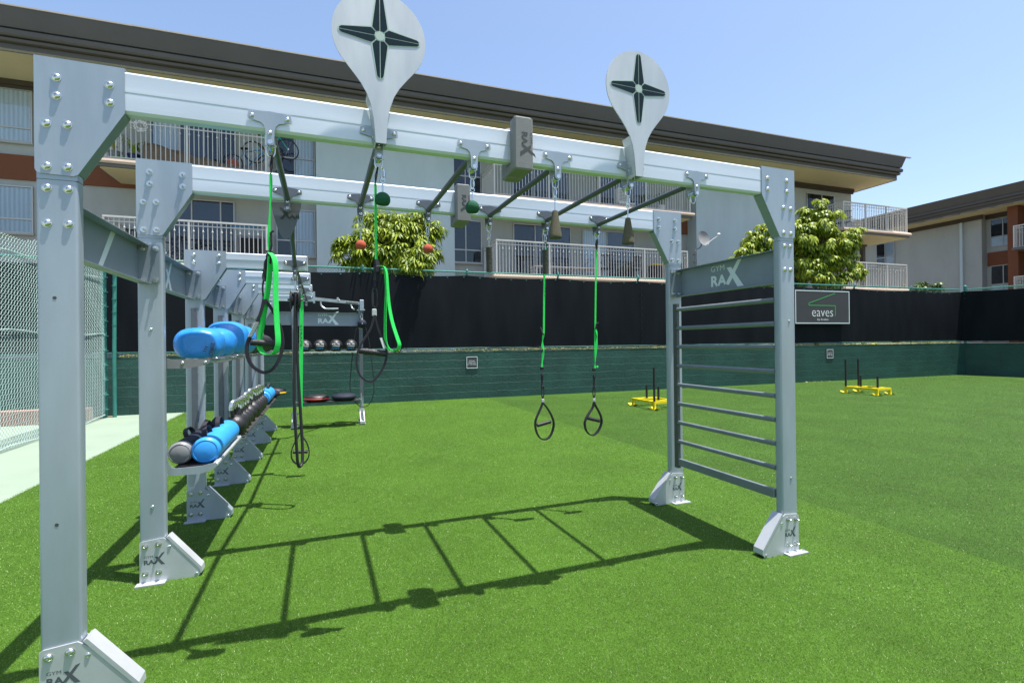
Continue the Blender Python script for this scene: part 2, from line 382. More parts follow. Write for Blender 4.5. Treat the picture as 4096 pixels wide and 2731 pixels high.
def turf_mat(name, c0, c1, c2, straw):
    m, n, b, out = newmat(name)
    tc = nd(n, 'ShaderNodeTexCoord')
    def noise(sc_, det, ro=.6):
        x = nd(n, 'ShaderNodeTexNoise'); x.inputs['Scale'].default_value = sc_; x.inputs['Detail'].default_value = det; x.inputs['Roughness'].default_value = ro
        n.links.new(tc.outputs['Object'], x.inputs['Vector']); return x
    a = noise(150, 6, .8); big = noise(1.1, 4, .6); mid = noise(11, 5, .65)
    cr = nd(n, 'ShaderNodeValToRGB'); e = cr.color_ramp.elements
    e[0].position = .30; e[0].color = (*c0, 1); e[1].position = .52; e[1].color = (*c1, 1)
    x = e.new(.68); x.color = (*c2, 1); x = e.new(.80); x.color = (*straw, 1)
    n.links.new(a.outputs[0], cr.inputs[0])
    m1 = nd(n, 'ShaderNodeMapRange'); m1.inputs[1].default_value = .3; m1.inputs[2].default_value = .7; m1.inputs[3].default_value = .84; m1.inputs[4].default_value = 1.16
    n.links.new(big.outputs[0], m1.inputs[0])
    m2 = nd(n, 'ShaderNodeMapRange'); m2.inputs[1].default_value = .3; m2.inputs[2].default_value = .7; m2.inputs[3].default_value = .88; m2.inputs[4].default_value = 1.12
    n.links.new(mid.outputs[0], m2.inputs[0])
    mu = nd(n, 'ShaderNodeMath', operation='MULTIPLY'); n.links.new(m1.outputs[0], mu.inputs[0]); n.links.new(m2.outputs[0], mu.inputs[1])
    vm = nd(n, 'ShaderNodeVectorMath', operation='SCALE'); n.links.new(cr.outputs[0], vm.inputs[0]); n.links.new(mu.outputs[0], vm.inputs['Scale'])
    n.links.new(vm.outputs[0], b.inputs['Base Color']); b.inputs['Roughness'].default_value = .7; b.inputs['Specular IOR Level'].default_value = .15
    bp = nd(n, 'ShaderNodeBump'); bp.inputs['Strength'].default_value = .55; bp.inputs['Distance'].default_value = .02
    n.links.new(a.outputs[0], bp.inputs['Height']); n.links.new(bp.outputs[0], b.inputs['Normal'])
    return m
M['turf_a'] = turf_mat('turf_light_pile', (.014, .042, .004), (.052, .122, .010), (.10, .19, .022), (.28, .36, .14))
M['turf_b'] = turf_mat('turf_dark_pile', (.012, .034, .003), (.038, .092, .009), (.070, .138, .018), (.22, .28, .12))
M['path'] = mat('pale_green_court_paint', (.225, .285, .22), .8, 0, .2, .05, 1.5, .1, 60)
M['soil'] = mat('dry_ground', (.22, .19, .13), .95, 0, .2, .25, 2, .4, 20)

def leaf_mat(name, c, c2):
    m, n, b, out = newmat(name)
    g = nd(n, 'ShaderNodeNewGeometry'); cr = nd(n, 'ShaderNodeValToRGB')
    cr.color_ramp.elements[0].color = (*c, 1); cr.color_ramp.elements[1].color = (*c2, 1); cr.color_ramp.elements[1].position = .95
    n.links.new(g.outputs['Random Per Island'], cr.inputs[0]); n.links.new(cr.outputs[0], b.inputs['Base Color'])
    b.inputs['Roughness'].default_value = .44; b.inputs['Specular IOR Level'].default_value = .35
    tl = nd(n, 'ShaderNodeBsdfTranslucent'); n.links.new(cr.outputs[0], tl.inputs[0])
    mx = nd(n, 'ShaderNodeMixShader'); mx.inputs[0].default_value = .30
    n.links.new(b.outputs[0], mx.inputs[1]); n.links.new(tl.outputs[0], mx.inputs[2]); n.links.new(mx.outputs[0], out.inputs[0])
    return m
M['leaf'] = leaf_mat('glossy_leaf', (.05, .115, .009), (.38, .45, .035))
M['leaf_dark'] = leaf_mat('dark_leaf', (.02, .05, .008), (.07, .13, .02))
M['leaf_lime'] = leaf_mat('lime_leaf', (.20, .32, .03), (.40, .50, .06))
M['litter'] = leaf_mat('leaf_litter', (.14, .22, .02), (.50, .46, .16))

# ================================================================ SETTING
YF = 2.414
YK = [2.414, 3.525, 4.620, 5.715, 6.809, 7.904, 8.999]
AW, AF = R(2.0), R(1.2)           # fence line and facade turn slightly away from the rig
def W2(s, t, z=0.0, a=AW): return (s*math.cos(a)+t*math.sin(a), -s*math.sin(a)+t*math.cos(a), z)

g = MB().add([(-600, -600, -.03), (600, -600, -.03), (600, 600, -.03), (-600, 600, -.03)], [(0, 1, 2, 3)]).build('ground', M['soil']); g['kind'] = 'structure'
def sheet(name, pts, z, m):
    o = MB().add([(x, y, z) for x, y in pts], [tuple(range(len(pts)))]).build(name, m); o['kind'] = 'structure'; return o
c = W2(22.1, 12.2)
sheet('concrete_path', [(-4.05, -8), (-2.755, -8), (-2.70, 12.6), (-4.05, 12.6)], 0.0, M['path'])
sheet('side_yard', [(-30, -8), (-4.05, -8), (-4.05, 13.4), (-30, 14.0)], -.006, M['path'])
sheet('artificial_turf', [(-2.755, -8), (3.92, -8), (3.86, 12.30), (-2.70, 12.48)], .004, M['turf_a'])
sheet('artificial_turf', [(3.92, -8), (24.6, -8), (22.4, 11.55), (3.86, 12.30)], .004, M['turf_b'])

# grass blades: real pile over the part of the turf nearest the camera
def blades(name, X0, X1, Y0, Y1, dens, hgt, wid, m, seed, fall=2.2):
    rs = np.random.RandomState(seed); n = int((X1-X0)*(Y1-Y0)*dens)
    x = rs.uniform(X0, X1, n); y = rs.uniform(Y0, Y1, n)
    dx = np.hypot(x, y); depth = x*math.sin(YAW)+y*math.cos(YAW); lat = x*math.cos(YAW)-y*math.sin(YAW)
    keep = (depth > .9) & (np.abs(lat) < depth*1.22+.6) & (rs.uniform(0, 1, n) < np.minimum(1, (fall/dx)**1.6))
    x, y, dx = x[keep], y[keep], dx[keep]; n = len(x)
    a = rs.uniform(0, 2*np.pi, n); h = hgt*rs.uniform(.55, 1.15, n); w_ = wid*rs.uniform(.7, 1.2, n)*np.maximum(1, dx/fall)**.75
    la = rs.uniform(0, 2*np.pi, n); lean = h*rs.uniform(.15, 1.1, n)
    V = np.zeros((n, 3, 3), np.float32)
    V[:, 0] = np.stack([x-np.cos(a)*w_, y-np.sin(a)*w_, np.full(n, .003)], 1)
    V[:, 1] = np.stack([x+np.cos(a)*w_, y+np.sin(a)*w_, np.full(n, .003)], 1)
    V[:, 2] = np.stack([x+np.cos(la)*lean, y+np.sin(la)*lean, h], 1)
    me = bpy.data.meshes.new(name); me.vertices.add(n*3); me.vertices.foreach_set('co', V.ravel())
    me.loops.add(n*3); me.loops.foreach_set('vertex_index', np.arange(n*3, dtype=np.int32))
    me.polygons.add(n); me.polygons.foreach_set('loop_start', np.arange(0, n*3, 3, dtype=np.int32))
    try: me.polygons.foreach_set('loop_total', np.full(n, 3, np.int32))
    except Exception: pass
    me.update(calc_edges=True); me.materials.append(m)
    o = bpy.data.objects.new(name, me); COL.objects.link(o); o['kind'] = 'stuff'
    o['label'] = 'short plastic grass pile of the sports turf'; o['category'] = 'grass'
    return o
def blade_mat(name, c, c2, c3):
    m, n, b, out = newmat(name)
    g = nd(n, 'ShaderNodeNewGeometry'); cr = nd(n, 'ShaderNodeValToRGB'); e = cr.color_ramp.elements
    e[0].color = (*c, 1); e[1].color = (*c2, 1); e[1].position = .9; x = e.new(.978); x.color = (*c3, 1)  # palest stop: sparkle of the pile put into the colour of a few blades
    n.links.new(g.outputs['Random Per Island'], cr.inputs[0])
    tc = nd(n, 'ShaderNodeTexCoord'); no = nd(n, 'ShaderNodeTexNoise'); no.inputs['Scale'].default_value = .8; no.inputs['Detail'].default_value = 6; no.inputs['Roughness'].default_value = .6
    n.links.new(tc.outputs['Object'], no.inputs['Vector'])
    mr = nd(n, 'ShaderNodeMapRange'); mr.inputs[1].default_value = .3; mr.inputs[2].default_value = .7; mr.inputs[3].default_value = .78; mr.inputs[4].default_value = 1.22
    n.links.new(no.outputs[0], mr.inputs[0]); vm = nd(n, 'ShaderNodeVectorMath', operation='SCALE')
    n.links.new(cr.outputs[0], vm.inputs[0]); n.links.new(mr.outputs[0], vm.inputs['Scale'])
    n.links.new(vm.outputs[0], b.inputs['Base Color']); b.inputs['Roughness'].default_value = .5; b.inputs['Specular IOR Level'].default_value = .3
    tl = nd(n, 'ShaderNodeBsdfTranslucent'); n.links.new(vm.outputs[0], tl.inputs[0])
    mx = nd(n, 'ShaderNodeMixShader'); mx.inputs[0].default_value = .22
    n.links.new(b.outputs[0], mx.inputs[1]); n.links.new(tl.outputs[0], mx.inputs[2]); n.links.new(mx.outputs[0], out.inputs[0])
    return m
M['blade_a'] = blade_mat('turf_blade_light', (.050, .118, .008), (.140, .262, .026), (.46, .54, .28))
M['blade_b'] = blade_mat('turf_blade_dark', (.034, .082, .007), (.093, .182, .019), (.45, .48, .28))
blades('grass', -2.74, 3.9, .4, 12.25, 70000, .012, .0008, M['blade_a'], 1)
blades('grass', 3.9, 21.5, .0, 11.45, 30000, .012, .0009, M['blade_b'], 2, 2.6)

# ---- block walls
def ws(s, t, z=0): return (s, t, z)
bw = thing('block_wall', 'long dark green painted block wall behind the turf, below the black screen', 'wall', W2(8, 12.3), -AW, org=(8, 12.3, 0))
MB().box(-16, 22.28, 12.2, 12.42, -.05, 1.165, bev=.006).build('blockwork', M['blockwall'], bw)
MB().box(-16, 22.28, 12.196, 12.43, 1.167, 1.185).build('cap', M['blockwall'], bw)
cx, cy, _ = W2(22.1, 12.2)
SD = Vector((0.16, -1.0, 0)).normalized()     # side wall runs towards the camera side
sa = math.atan2(SD.y, SD.x)
bw2 = thing('block_wall', 'dark green block wall in shade at the right, under the black screen', 'wall', (cx, cy, 0), sa, org=(0, 0, 0))
MB().box(0.0, 20, 0, .22, -.05, 1.165, bev=.006).build('blockwork', M['blockwall'], bw2)
MB().box(0.0, 20, -.004, .23, 1.167, 1.185).build('cap', M['blockwall'], bw2)
# raised planting strip behind the wall
o = MB().add([W2(-30, 12.44, 1.10), W2(40, 12.44, 1.10), W2(40, 30, 1.10), W2(-30, 30, 1.10)], [(0, 1, 2, 3)]).build('raised_ground', M['soil']); o['kind'] = 'structure'
o = MB().add([W2(-16, 11.95, .002), W2(-4.35, 11.95, .002), W2(-4.35, 12.19, .002), W2(-16, 12.19, .002)], [(0, 1, 2, 3)]).build('bare_strip', M['soil']); o['kind'] = 'structure'

# ---- fences
def zigzag(mb, s0, s1, z0, z1, t, pitch=.036, r=.0024, cell=.036, topfn=None, axis='x'):
    n = int((s1-s0)/pitch); m = int((z1-z0)/cell)
    for i in range(n):
        s = s0+i*pitch; pts = []
        for k in range(m+1):
            zz = z0+k*cell; 
            pts.append((s+(pitch*.5 if (k+i) % 2 else -pitch*.5)*.98, t+(.004 if k % 2 else -.004), zz))
        P = [Vector(p) for p in pts]; vs_ = []; fs = []
        for p in P:
            vs_ += [p+Vector((r, 0, 0)), p+Vector((-r*.5, r*.87, 0)), p+Vector((-r*.5, -r*.87, 0))]
        for k in range(len(P)-1):
            for q in range(3): fs.append((k*3+q, k*3+(q+1) % 3, k*3+3+(q+1) % 3, k*3+3+q))
        mb.add(vs_, fs)
def screen_mesh(mb, s0, s1, t, z0, ztop, posts, seed=1):
    n = int((s1-s0)/.08)+1; m = 14; rs = random.Random(seed)
    ph = [rs.uniform(0, 6.28) for _ in range(8)]
    vs_ = []
    for i in range(n+1):
        s = s0+(s1-s0)*i/n
        d = min(abs(s-p) for p in posts); zt = ztop-.045*math.sin(min(d, 1.25)/1.25*math.pi/2)
        for k in range(m+1):
            f = k/m; z = z0+(zt-z0)*f+ .006*math.sin(s*7+ph[0])*(1 if k == 0 else 0)
            puck = math.exp(-(d/.35)**2)
            dy = .008*math.sin(s*1.3+ph[1])+.002*math.sin(s*5.1+ph[2]+3*f)+.001*math.sin(s*11+8*f+ph[3])
            dy -= .018*math.sin(f*math.pi)*(1-puck)
            dy += .005*math.sin(d*40+f*14)*puck*(abs(f-.5)*2)
            vs_.append((s, t+dy, z))
    fs = [(i*(m+1)+k, (i+1)*(m+1)+k, (i+1)*(m+1)+k+1, i*(m+1)+k+1) for i in range(n) for k in range(m)]
    mb.add(vs_, fs)
posts = [-4.38, -1.95, .5, 3.03, 5.55, 8.05, 10.9, 13.85, 16.6, 19.4]
fn = thing('chain_link_fence', 'long green chain link fence with black windscreen on top of the back wall', 'fence', W2(8, 12.3, 1.185), -AW, org=(8, 12.3, 1.185))
mb = MB(); screen_mesh(mb, -15.0, 22.26, 12.302, 1.262, 3.10, posts+[22.0, -7, -9.6, -12.2]); mb.build('windscreen', M['screen'], fn, smooth=60)
mb = MB()
for f in (.30,): pass
MB().tube([(-15, 12.32, 3.19), (22.1, 12.32, 3.19)], .021).build('top_rail', M['fence_green'], fn, smooth=40)
MB().tube([(-15, 12.298, 1.275), (22.0, 12.298, 1.275)], .006, 5).build('bottom_wire', M['wire_dark'], fn)
for p in posts+[-7, -9.6, -12.2]:
    m_ = MB().tube([(p, 12.35, 1.185), (p, 12.35, 3.15)], .028).tube([(p, 12.32, 3.15), (p, 12.32, 3.225)], .034)
    m_.lathe([(.034, 0), (.03, .015), (.012, .03), (.016, .045), (.004, .06)], (p, 12.32, 3.225), n=10)
    m_.build('post', M['fence_green'], fn, smooth=40)
mb = MB(); zigzag(mb, -4.4, 22.05, 3.045, 3.24, 12.325, r=.0032); mb.build('wire_mesh', M['wire_dark'], fn)
mb = MB(); zigzag(mb, -4.4, 22.05, 1.19, 1.30, 12.325, r=.003); mb.build('wire_mesh', M['wire_dark'], fn)
mb = MB()
for s in (-15.0, 8.05): 
    for k in range(9): mb.box(s+.06, s+.075, 12.27, 12.282, 1.35+k*.19, 1.40+k*.19)
mb.build('lacing', M['webbing'], fn)
fr_ = thing('chain_link_fence', 'black windscreen fence in shade running along the right side wall', 'fence', (cx, cy, 1.185), sa, org=(0, 0, 1.185))
mb = MB(); screen_mesh(mb, -.10, 20, .05, 1.262, 3.12, [0, 2.7, 5.4, 8.1, 10.8, 13.5], 5); mb.build('windscreen', M['screen'], fr_, smooth=60)
MB().tube([(0, .12, 3.19), (20, .12, 3.19)], .021).build('top_rail', M['fence_green'], fr_, smooth=40)
MB().tube([(0, .10, 1.185), (0, .10, 3.30)], .05, 12).lathe([(.052, 0), (.045, .03), (.02, .05)], (0, .10, 3.30), n=12).build('corner_post', M['fence_green'], fr_, smooth=40)
for k in range(10): MB().lathe([(.056, 0), (.056, .022)], (0, .10, 1.4+k*.18), n=12).build('tension_band', M['fence_green'], fr_)
for p in (2.7, 5.4, 8.1, 10.8, 13.5, 16.2): MB().tube([(p, .13, 1.185), (p, .13, 3.17)], .028).build('post', M['fence_green'], fr_, smooth=40)
mb = MB(); zigzag(mb, .05, 8, 3.03, 3.26, .09, r=.0032); mb.build('wire_mesh', M['wire_dark'], fr_)

tm = MB().lathe([(.016, 0), (.016, .003), (.008, .004), (.008, .0)], (0, 0, 0), (0, -1, 0), 8).build('tie', M['wire_dark'], None); tie_me = tm.data; bpy.data.objects.remove(tm)
for i in range(62):
    sx_ = -4.2+i*.42; dd_ = min(abs(sx_-p) for p in posts)
    inst(tie_me, fn, (sx_, 12.296-.004, 3.065-.045*math.sin(min(dd_, 1.25)/1.25*math.pi/2)), None, 'tie')
# left chain link fence (bare mesh) along the pale path
lf = thing('chain_link_fence', 'tall bare chain link fence standing along the pale green path at the left', 'fence', (-4.0, 9, 0), 0)
mb = MB()
def lfz(y): return 3.02+.13*max(0, math.sin((12.1-y)/2.9*math.pi))+.06*math.sin(y*1.9)
pit = .036; rr_ = .0026
for i in range(int(6.4/pit)):
    y = 5.7+i*pit; zt = lfz(y); m_ = int((zt-.03)/pit); P = []
    for k in range(m_+1):
        bul = .008*math.sin(y*3.1+k*.07)+.002*math.sin(k*.31+y*9)
        P.append(Vector((-4.0+bul+(.006 if k % 2 else -.006), y+(pit*.5 if (k+i) % 2 else -pit*.5)*.98+.003*math.sin(k*.23*.7), .03+k*pit)))
    vs_ = []; fs = []
    for p in P: vs_ += [p+Vector((0, rr_, 0)), p+Vector((rr_*.87, -rr_*.5, 0)), p+Vector((-rr_*.87, -rr_*.5, 0))]
    for k in range(len(P)-1):
        for q in range(3): fs.append((k*3+q, k*3+(q+1) % 3, k*3+3+(q+1) % 3, k*3+3+q))
    mb.add(vs_, fs)
mb.build('wire_mesh', M['wire'], lf)
for z in (.05, 1.64, 2.72): MB().tube([(-3.985, 5.6+i*.4, z+.02*math.sin(i*1.7)) for i in range(17)], .006, 6).build('tension_wire', M['wire'], lf)
for y, r_ in ((12.12, .045), (9.0-.4*0, .028), (5.7, .03)):
    if y == 9.0: continue
    MB().tube([(-4.03, y, 0), (-4.03, y, 3.12)], r_, 12).build('post', M['fence_green'], lf, smooth=40)
for k in range(11): MB().lathe([(.05, 0), (.05, .025)], (-4.03, 12.12, .15+k*.29), n=12).box(-4.0, -3.95, 12.0, 12.1, .155+k*.29, .17+k*.29).build('tension_band', M['fence_green'], lf)
gp = MB().tube([(-3.86, 12.10, 1.185), (-3.86, 12.17, 3.05)], .035, 12).tube([(-3.86, 12.10, 0.0), (-3.86, 12.10, 1.185)], .035, 12)
for k in range(7): gp.lathe([(.038, 0), (.038, .02)], (-3.86, 12.12, 1.3+k*.26), n=12)
tag(gp.build('fence_post', M['fence_green'], smooth=40), 'teal steel post standing at the left corner where mesh meets black screen', 'fence post')
# low brick kerb seen through the left fence
mb = MB(); mb.box(-16, -4.5, 11.4, 11.62, -.01, .26, bev=.01)
bk = thing('brick_planter', 'low reddish brick planter edge behind the left chain link fence', 'planter', W2(-9, 11.5), -AW, org=(-9, 11.5, 0))
mb.build('brickwork', M['brick'], bk)

# ---- leaf litter along the top of the wall
def scatter_leaves(name, m, pts_fn, n, size, seed):
    rs = random.Random(seed); mb = MB()
    for _ in range(n):
        p = Vector(pts_fn(rs)); a = rs.uniform(0, 6.28); e = rs.uniform(-.6, .6); sz = size*rs.uniform(.6, 1.4)
        u = Vector((math.cos(a), math.sin(a), e)).normalized()*sz; v = Vector((-math.sin(a), math.cos(a), rs.uniform(-.8, .8))).normalized()*sz*.4
        mb.add([p-u, p+v, p+u, p-v], [(0, 1, 2, 3)])
    return mb.build(name, m)
lo = scatter_leaves('leaf_litter', M['litter'], lambda r: W2(r.uniform(-4.3, 22), 12.222+.075*r.random()**.6, 1.192+.05*r.random()**2+.02*max(0, math.sin(r.uniform(0, 6))*1)), 5200, .021, 3); lo['kind'] = 'stuff'
lo['label'] = 'strip of dry and green leaves along the top of the block wall'; lo['category'] = 'leaf litter'

# ================================================================ BUILDINGS (facade frame s,t,z)
TB, TR_, TP = 16.0, 17.5, 16.9
fz = (8.0, 17.5, 0)
bld = thing('apartment_building', 'long three storey stucco apartment building with dark brown eave and white balconies', 'building', W2(8.0, 17.5, 0, AF), -AF, org=fz)
b_ = bld
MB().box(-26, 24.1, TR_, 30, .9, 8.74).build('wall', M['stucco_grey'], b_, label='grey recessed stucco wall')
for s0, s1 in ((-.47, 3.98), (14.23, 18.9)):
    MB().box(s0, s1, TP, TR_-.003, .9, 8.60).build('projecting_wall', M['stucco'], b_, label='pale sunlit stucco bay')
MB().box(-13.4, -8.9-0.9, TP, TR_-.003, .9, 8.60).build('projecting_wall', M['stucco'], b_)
# soffit + fascia (swept profile round the right corner)
MB().box(-26, 24.72, 15.78, 31, 8.742, 8.80).build('soffit', M['soffit'], b_)
prof = [(0.0, 8.72), (.0, 8.92), (-.03, 8.925), (-.03, 8.95), (.09, 8.955), (.11, 9.02), (.02, 9.025), (.02, 9.06), (.14, 9.065), (.17, 9.10), (.17, 9.20), (.13, 9.235), (.06, 9.24), (.06, 9.275), (.13, 9.28), (.25, 9.70), (.25, 9.73), (.05, 9.74)]
mb = MB(); vs_ = []; K = len(prof)
for (o_, z) in prof: vs_ += [(-26, 15.78-o_, z), (24.74+o_, 15.78-o_, z), (24.74+o_, 31, z)]
fs = []
for i in range(K-1):
    for k in range(2): fs.append((i*3+k, i*3+k+1, (i+1)*3+k+1, (i+1)*3+k))
mb.add(vs_, fs, 0); mb.build('fascia', M['fascia'], b_, smooth=25)
mb = MB()
for i in range(17): 
    s0 = -26+i*3.02; mb.box(s0, s0+3.012, 15.512, 15.60, 9.732+.006*(i % 2), 9.768+.006*(i % 2))
mb.box(24.9, 25.005, 15.51, 31, 9.738, 9.755).build('roof_edge_cap', M['fascia_cap'], b_)
MB().box(-26, 24.9, 15.6, 31, 9.70, 9.733).build('roof', M['fascia'], b_)
# dark trim under the soffit
mb = MB()
def trimline(s0, s1, t): mb.box(s0, s1, t-.10, t, 8.60, 8.738).box(s0, s1, t-.05, t, 8.50, 8.597)
trimline(-26, 24.2, TR_-.001)
for s0, s1 in ((-.47, 3.98), (14.23, 18.9)): trimline(s0-.08, s1+.08, TP)
mb.box(24.1, 24.25, TR_, 29, 8.55, 8.738)
mb.build('eave_trim', M['trim'], b_)

def window(par, s0, s1, z0, z1, t, cols=(.45,), split=.36, blinds=(1, 1), dirn=-1, curt=None):
    fr = MB(); th = .035
    y0, y1 = t-.05, t-.008
    for a, b2 in ((s0, s0+th), (s1-th, s1)): fr.box(a, b2, y0, y1, z0, z1)
    fr.box(s0+th, s1-th, y0, y1, z0, z0+th); fr.box(s0+th, s1-th, y0, y1, z1-th, z1)
    zs = z0+(z1-z0)*split
    if split: fr.box(s0+th, s1-th, y0+.003, y1-.003, zs-th*.6, zs+th*.6)
    edges = [s0+th]
    for c_ in cols:
        x = s0+(s1-s0)*c_; fr.box(x-th*.5, x+th*.5, y0+.002, y1-.002, z0+th, z1-th); edges.append(x)
    edges.append(s1-th)
    f = fr.build('window', M['alu'], par)
    MB().box(s0+.01, s1-.01, t-.0065, t-.003, z0+.01, z1-.01).build('dark_interior', M['dark_room'], f)
    for i in range(len(edges)-1):
        if blinds[i % len(blinds)]:
            mm = M['blind'] if blinds[i % len(blinds)] == 1 else M['curtain']
            fr_b = MB(); fr_b.box(edges[i]+.03, edges[i+1]-.02, t-.014, t-.0085, z0+.04, z1-.04).build('blind', mm, f)
    MB().box(s0+.02, s1-.02, t-.026, t-.022, z0+.02, z1-.02).build('pane', M['glass'], f)
    MB().box(s0-.03, s1+.03, t-.09, t-.001, z0-.05, z0-.004).build('sill', M['stucco_grey'], f)
    return f
# storey levels: upper floor 6.40, lower floor 3.72
for zb in (0, 1):
    pass
ZU, ZL = 6.40, 3.72
# far left windows (beside the near post) and spandrel
window(b_, -9.6, -7.8, 7.05, 8.62-.1, TR_, (.45,), .27, (0, 1))
window(b_, -9.6, -7.8, 4.55, 5.85, TR_, (.42,), .30, (1, 1))
MB().box(-26, -1.75, TR_-.05, TR_-.001, 6.02, 6.70).build('spandrel', M['terra'], b_, label='terracotta band between storeys')
MB().box(14.0-1.2, 14.22, TR_-.06, TR_-.001, 5.90, 6.62).build('spandrel', M['terra'], b_)
MB().box(18.95, 24.13, TR_-.06, TR_-.001, 5.85, 6.45).build('spandrel', M['terra'], b_)
# windows beside the pale bay
window(b_, -1.68, -.52, 6.80, 8.30, TR_, (.48,), .40, (0, 1))
window(b_, -1.68, -.52, 4.25, 5.75, TR_, (.48,), .33, (0, 1))
window(b_, 4.03, 5.12, 6.80, 8.30, TR_, (.45,), .40, (0, 0))
window(b_, 4.03, 5.12, 4.28, 5.82, TR_, (.45,), .30, (0, 0))
# sliding doors
window(b_, -5.05, -2.80, ZU+.02, 8.35, TR_, (.32, .62, .80), 0, (1, 2, 0, 0))
window(b_, -4.60, -2.85, ZL+.02, 5.85, TR_, (.34, .78), 0, (2, 2, 0))
window(b_, 6.30, 8.68, ZU+.02, 8.35, TR_, (.36, .45), 0, (0, 2, 2))
window(b_, 9.9, 12.3, ZU+.02, 8.35, TR_, (.40,), 0, (0, 2))
window(b_, 6.34, 8.72, ZL+.02, 5.84, TR_, (.37, .50), 0, (0, 2, 2))
window(b_, 9.22, 11.6, ZL+.02, 5.80, TR_, (.46,), 0, (1, 2))
window(b_, 21.1, 22.9, ZU+.02, 8.32, TR_, (.55,), 0, (2, 1))
window(b_, 19.4, 21.0, ZL+.02, 5.80, TR_, (.5,), 0, (2, 1))

def railing(mb, p0, p1, z0, h=1.17, posts_=2, skip_knob=0):
    p0, p1 = Vector((*p0, 0)), Vector((*p1, 0)); L = (p1-p0).length; u = (p1-p0)/L; n_ = Vector((-u.y, u.x, 0))
    def bar(a0, a1, hw, za, zb):
        q = [p0+u*a0-n_*hw, p0+u*a1-n_*hw, p0+u*a1+n_*hw, p0+u*a0+n_*hw]
        mb.add([(v.x, v.y, za) for v in q]+[(v.x, v.y, zb) for v in q], [(0, 3, 2, 1), (4, 5, 6, 7), (0, 1, 5, 4), (1, 2, 6, 5), (2, 3, 7, 6), (3, 0, 4, 7)])
    bar(-.02, L+.02, .028, z0+h-.05, z0+h)
    bar(0, L, .013, z0+h-.165, z0+h-.14)
    bar(0, L, .012, z0+.03, z0+.05)
    for i in range(posts_): a = L*i/(posts_-1); bar(a-.024, a+.024, .024, z0, z0+h-.05)
    n = int(L/.112)
    for i in range(1, n):
        a = L*i/n; bar(a-.0085, a+.0085, .0085, z0+.05, z0+h-.05)
        if i % 2 == skip_knob:
            q = p0+u*a; mb.lathe([(.009, -.03), (.026, -.012), (.026, .0), (.009, .035)], (q.x, q.y, z0+h-.30), n=6)
def balcony(s0, s1, z, posts_=3, closed_back=None, t0=TB, upper=True):
    sl_ = MB(); prof_ = [(0.0, z+.0), (.05, z-.01), (.085, z-.05), (.095, z-.10), (.06, z-.155)]
    vs_ = []; fs = []
    tb = TR_-.002 if closed_back is None else closed_back
    for o_, zz in prof_: vs_ += [(s0-o_, tb, zz), (s0-o_, t0-o_, zz), (s1+o_, t0-o_, zz), (s1+o_, tb, zz)]
    for i in range(len(prof_)-1):
        for k in range(3): fs.append((i*4+k, (i+1)*4+k, (i+1)*4+k+1, i*4+k+1))
    sl_.add(vs_, fs); sl_.add([vs_[0], vs_[1], vs_[2], vs_[3]], [(0, 1, 2, 3)])
    sb = sl_.build('balcony', M['slab'], b_, smooth=40)
    MB().box(s0-.03, s1+.03, t0-.035, tb-.001, z-.235, z-.158).build('slab_edge', M['slab_dark'], sb)
    MB().box(s0+.04, s1-.04, t0+.04, tb-.002, z-.27, z-.237).build('slab_underside', M['soffit'], sb)
    r_ = MB(); i_ = .05
    railing(r_, (s0+i_, t0+i_), (s1-i_, t0+i_), z, posts_=posts_)
    railing(r_, (s0+i_, t0+i_+.05), (s0+i_, tb-.03), z)
    railing(r_, (s1-i_, t0+i_+.05), (s1-i_, tb-.03), z)
    if closed_back: railing(r_, (24.2, tb-.06), (s1-i_-.05, tb-.06), z, posts_=3)
    r_.build('railing', M['rail'], sb, smooth=40)
    return sb
balcony(-5.80, -1.75, ZU, 3); balcony(-5.75, -1.75, ZL, 3)
balcony(5.12, 13.25, ZU, 5); balcony(5.17, 13.1, ZL, 5)
balcony(21.55, 25.85, ZU, 4, 18.3); balcony(21.6, 25.8, ZL, 4, 18.3)
MB().box(25.25, 25.43, 17.75, 17.93, 1.1, ZU-.28, bev=.01).box(25.2, 25.48, 17.70, 17.98, ZU-.36, ZU-.272).build('column', M['fascia'], b_)

# second building, facing left, in shade
XB = 35.3
b2 = thing('apartment_building', 'second stucco apartment building in shade at the far right with a dark eave', 'building', W2(38, 15, 0, AF), -AF, org=(38, 15, 0))
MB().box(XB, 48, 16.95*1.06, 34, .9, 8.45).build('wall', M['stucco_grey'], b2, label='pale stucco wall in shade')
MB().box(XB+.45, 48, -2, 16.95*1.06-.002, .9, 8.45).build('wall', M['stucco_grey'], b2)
MB().box(33.98, 50, -2, 34, 8.452, 8.52).build('soffit', M['soffit'], b2)
prof2 = [(0, 8.44), (0, 8.66), (.10, 8.68), (.12, 8.78), (.07, 8.80), (.16, 8.84), (.17, 8.94), (.12, 8.98), (.34, 9.42), (.34, 9.46), (.05, 9.47)]
vs_ = []; fs = []
for o_, z in prof2: vs_ += [(33.98-o_, 34, z), (33.98-o_, -2, z)]
for i in range(len(prof2)-1): fs.append((i*2, i*2+1, (i+1)*2+1, (i+1)*2))
MB().add(vs_, fs).build('fascia', M['fascia'], b2)
MB().box(34.0, 50, -2, 34, 9.44, 9.462).build('roof', M['fascia'], b2)
mb = MB(); mb.box(XB-.10, XB-.001, 17.9, 34, 8.20, 8.45).box(XB+.35, XB+.449, -2, 17.96, 8.20, 8.45); mb.build('eave_trim', M['trim'], b2)
MB().box(XB-.12, XB-.001, 18.85, 18.99, 1.1, 8.19).build('downpipe', M['stucco'], b2)
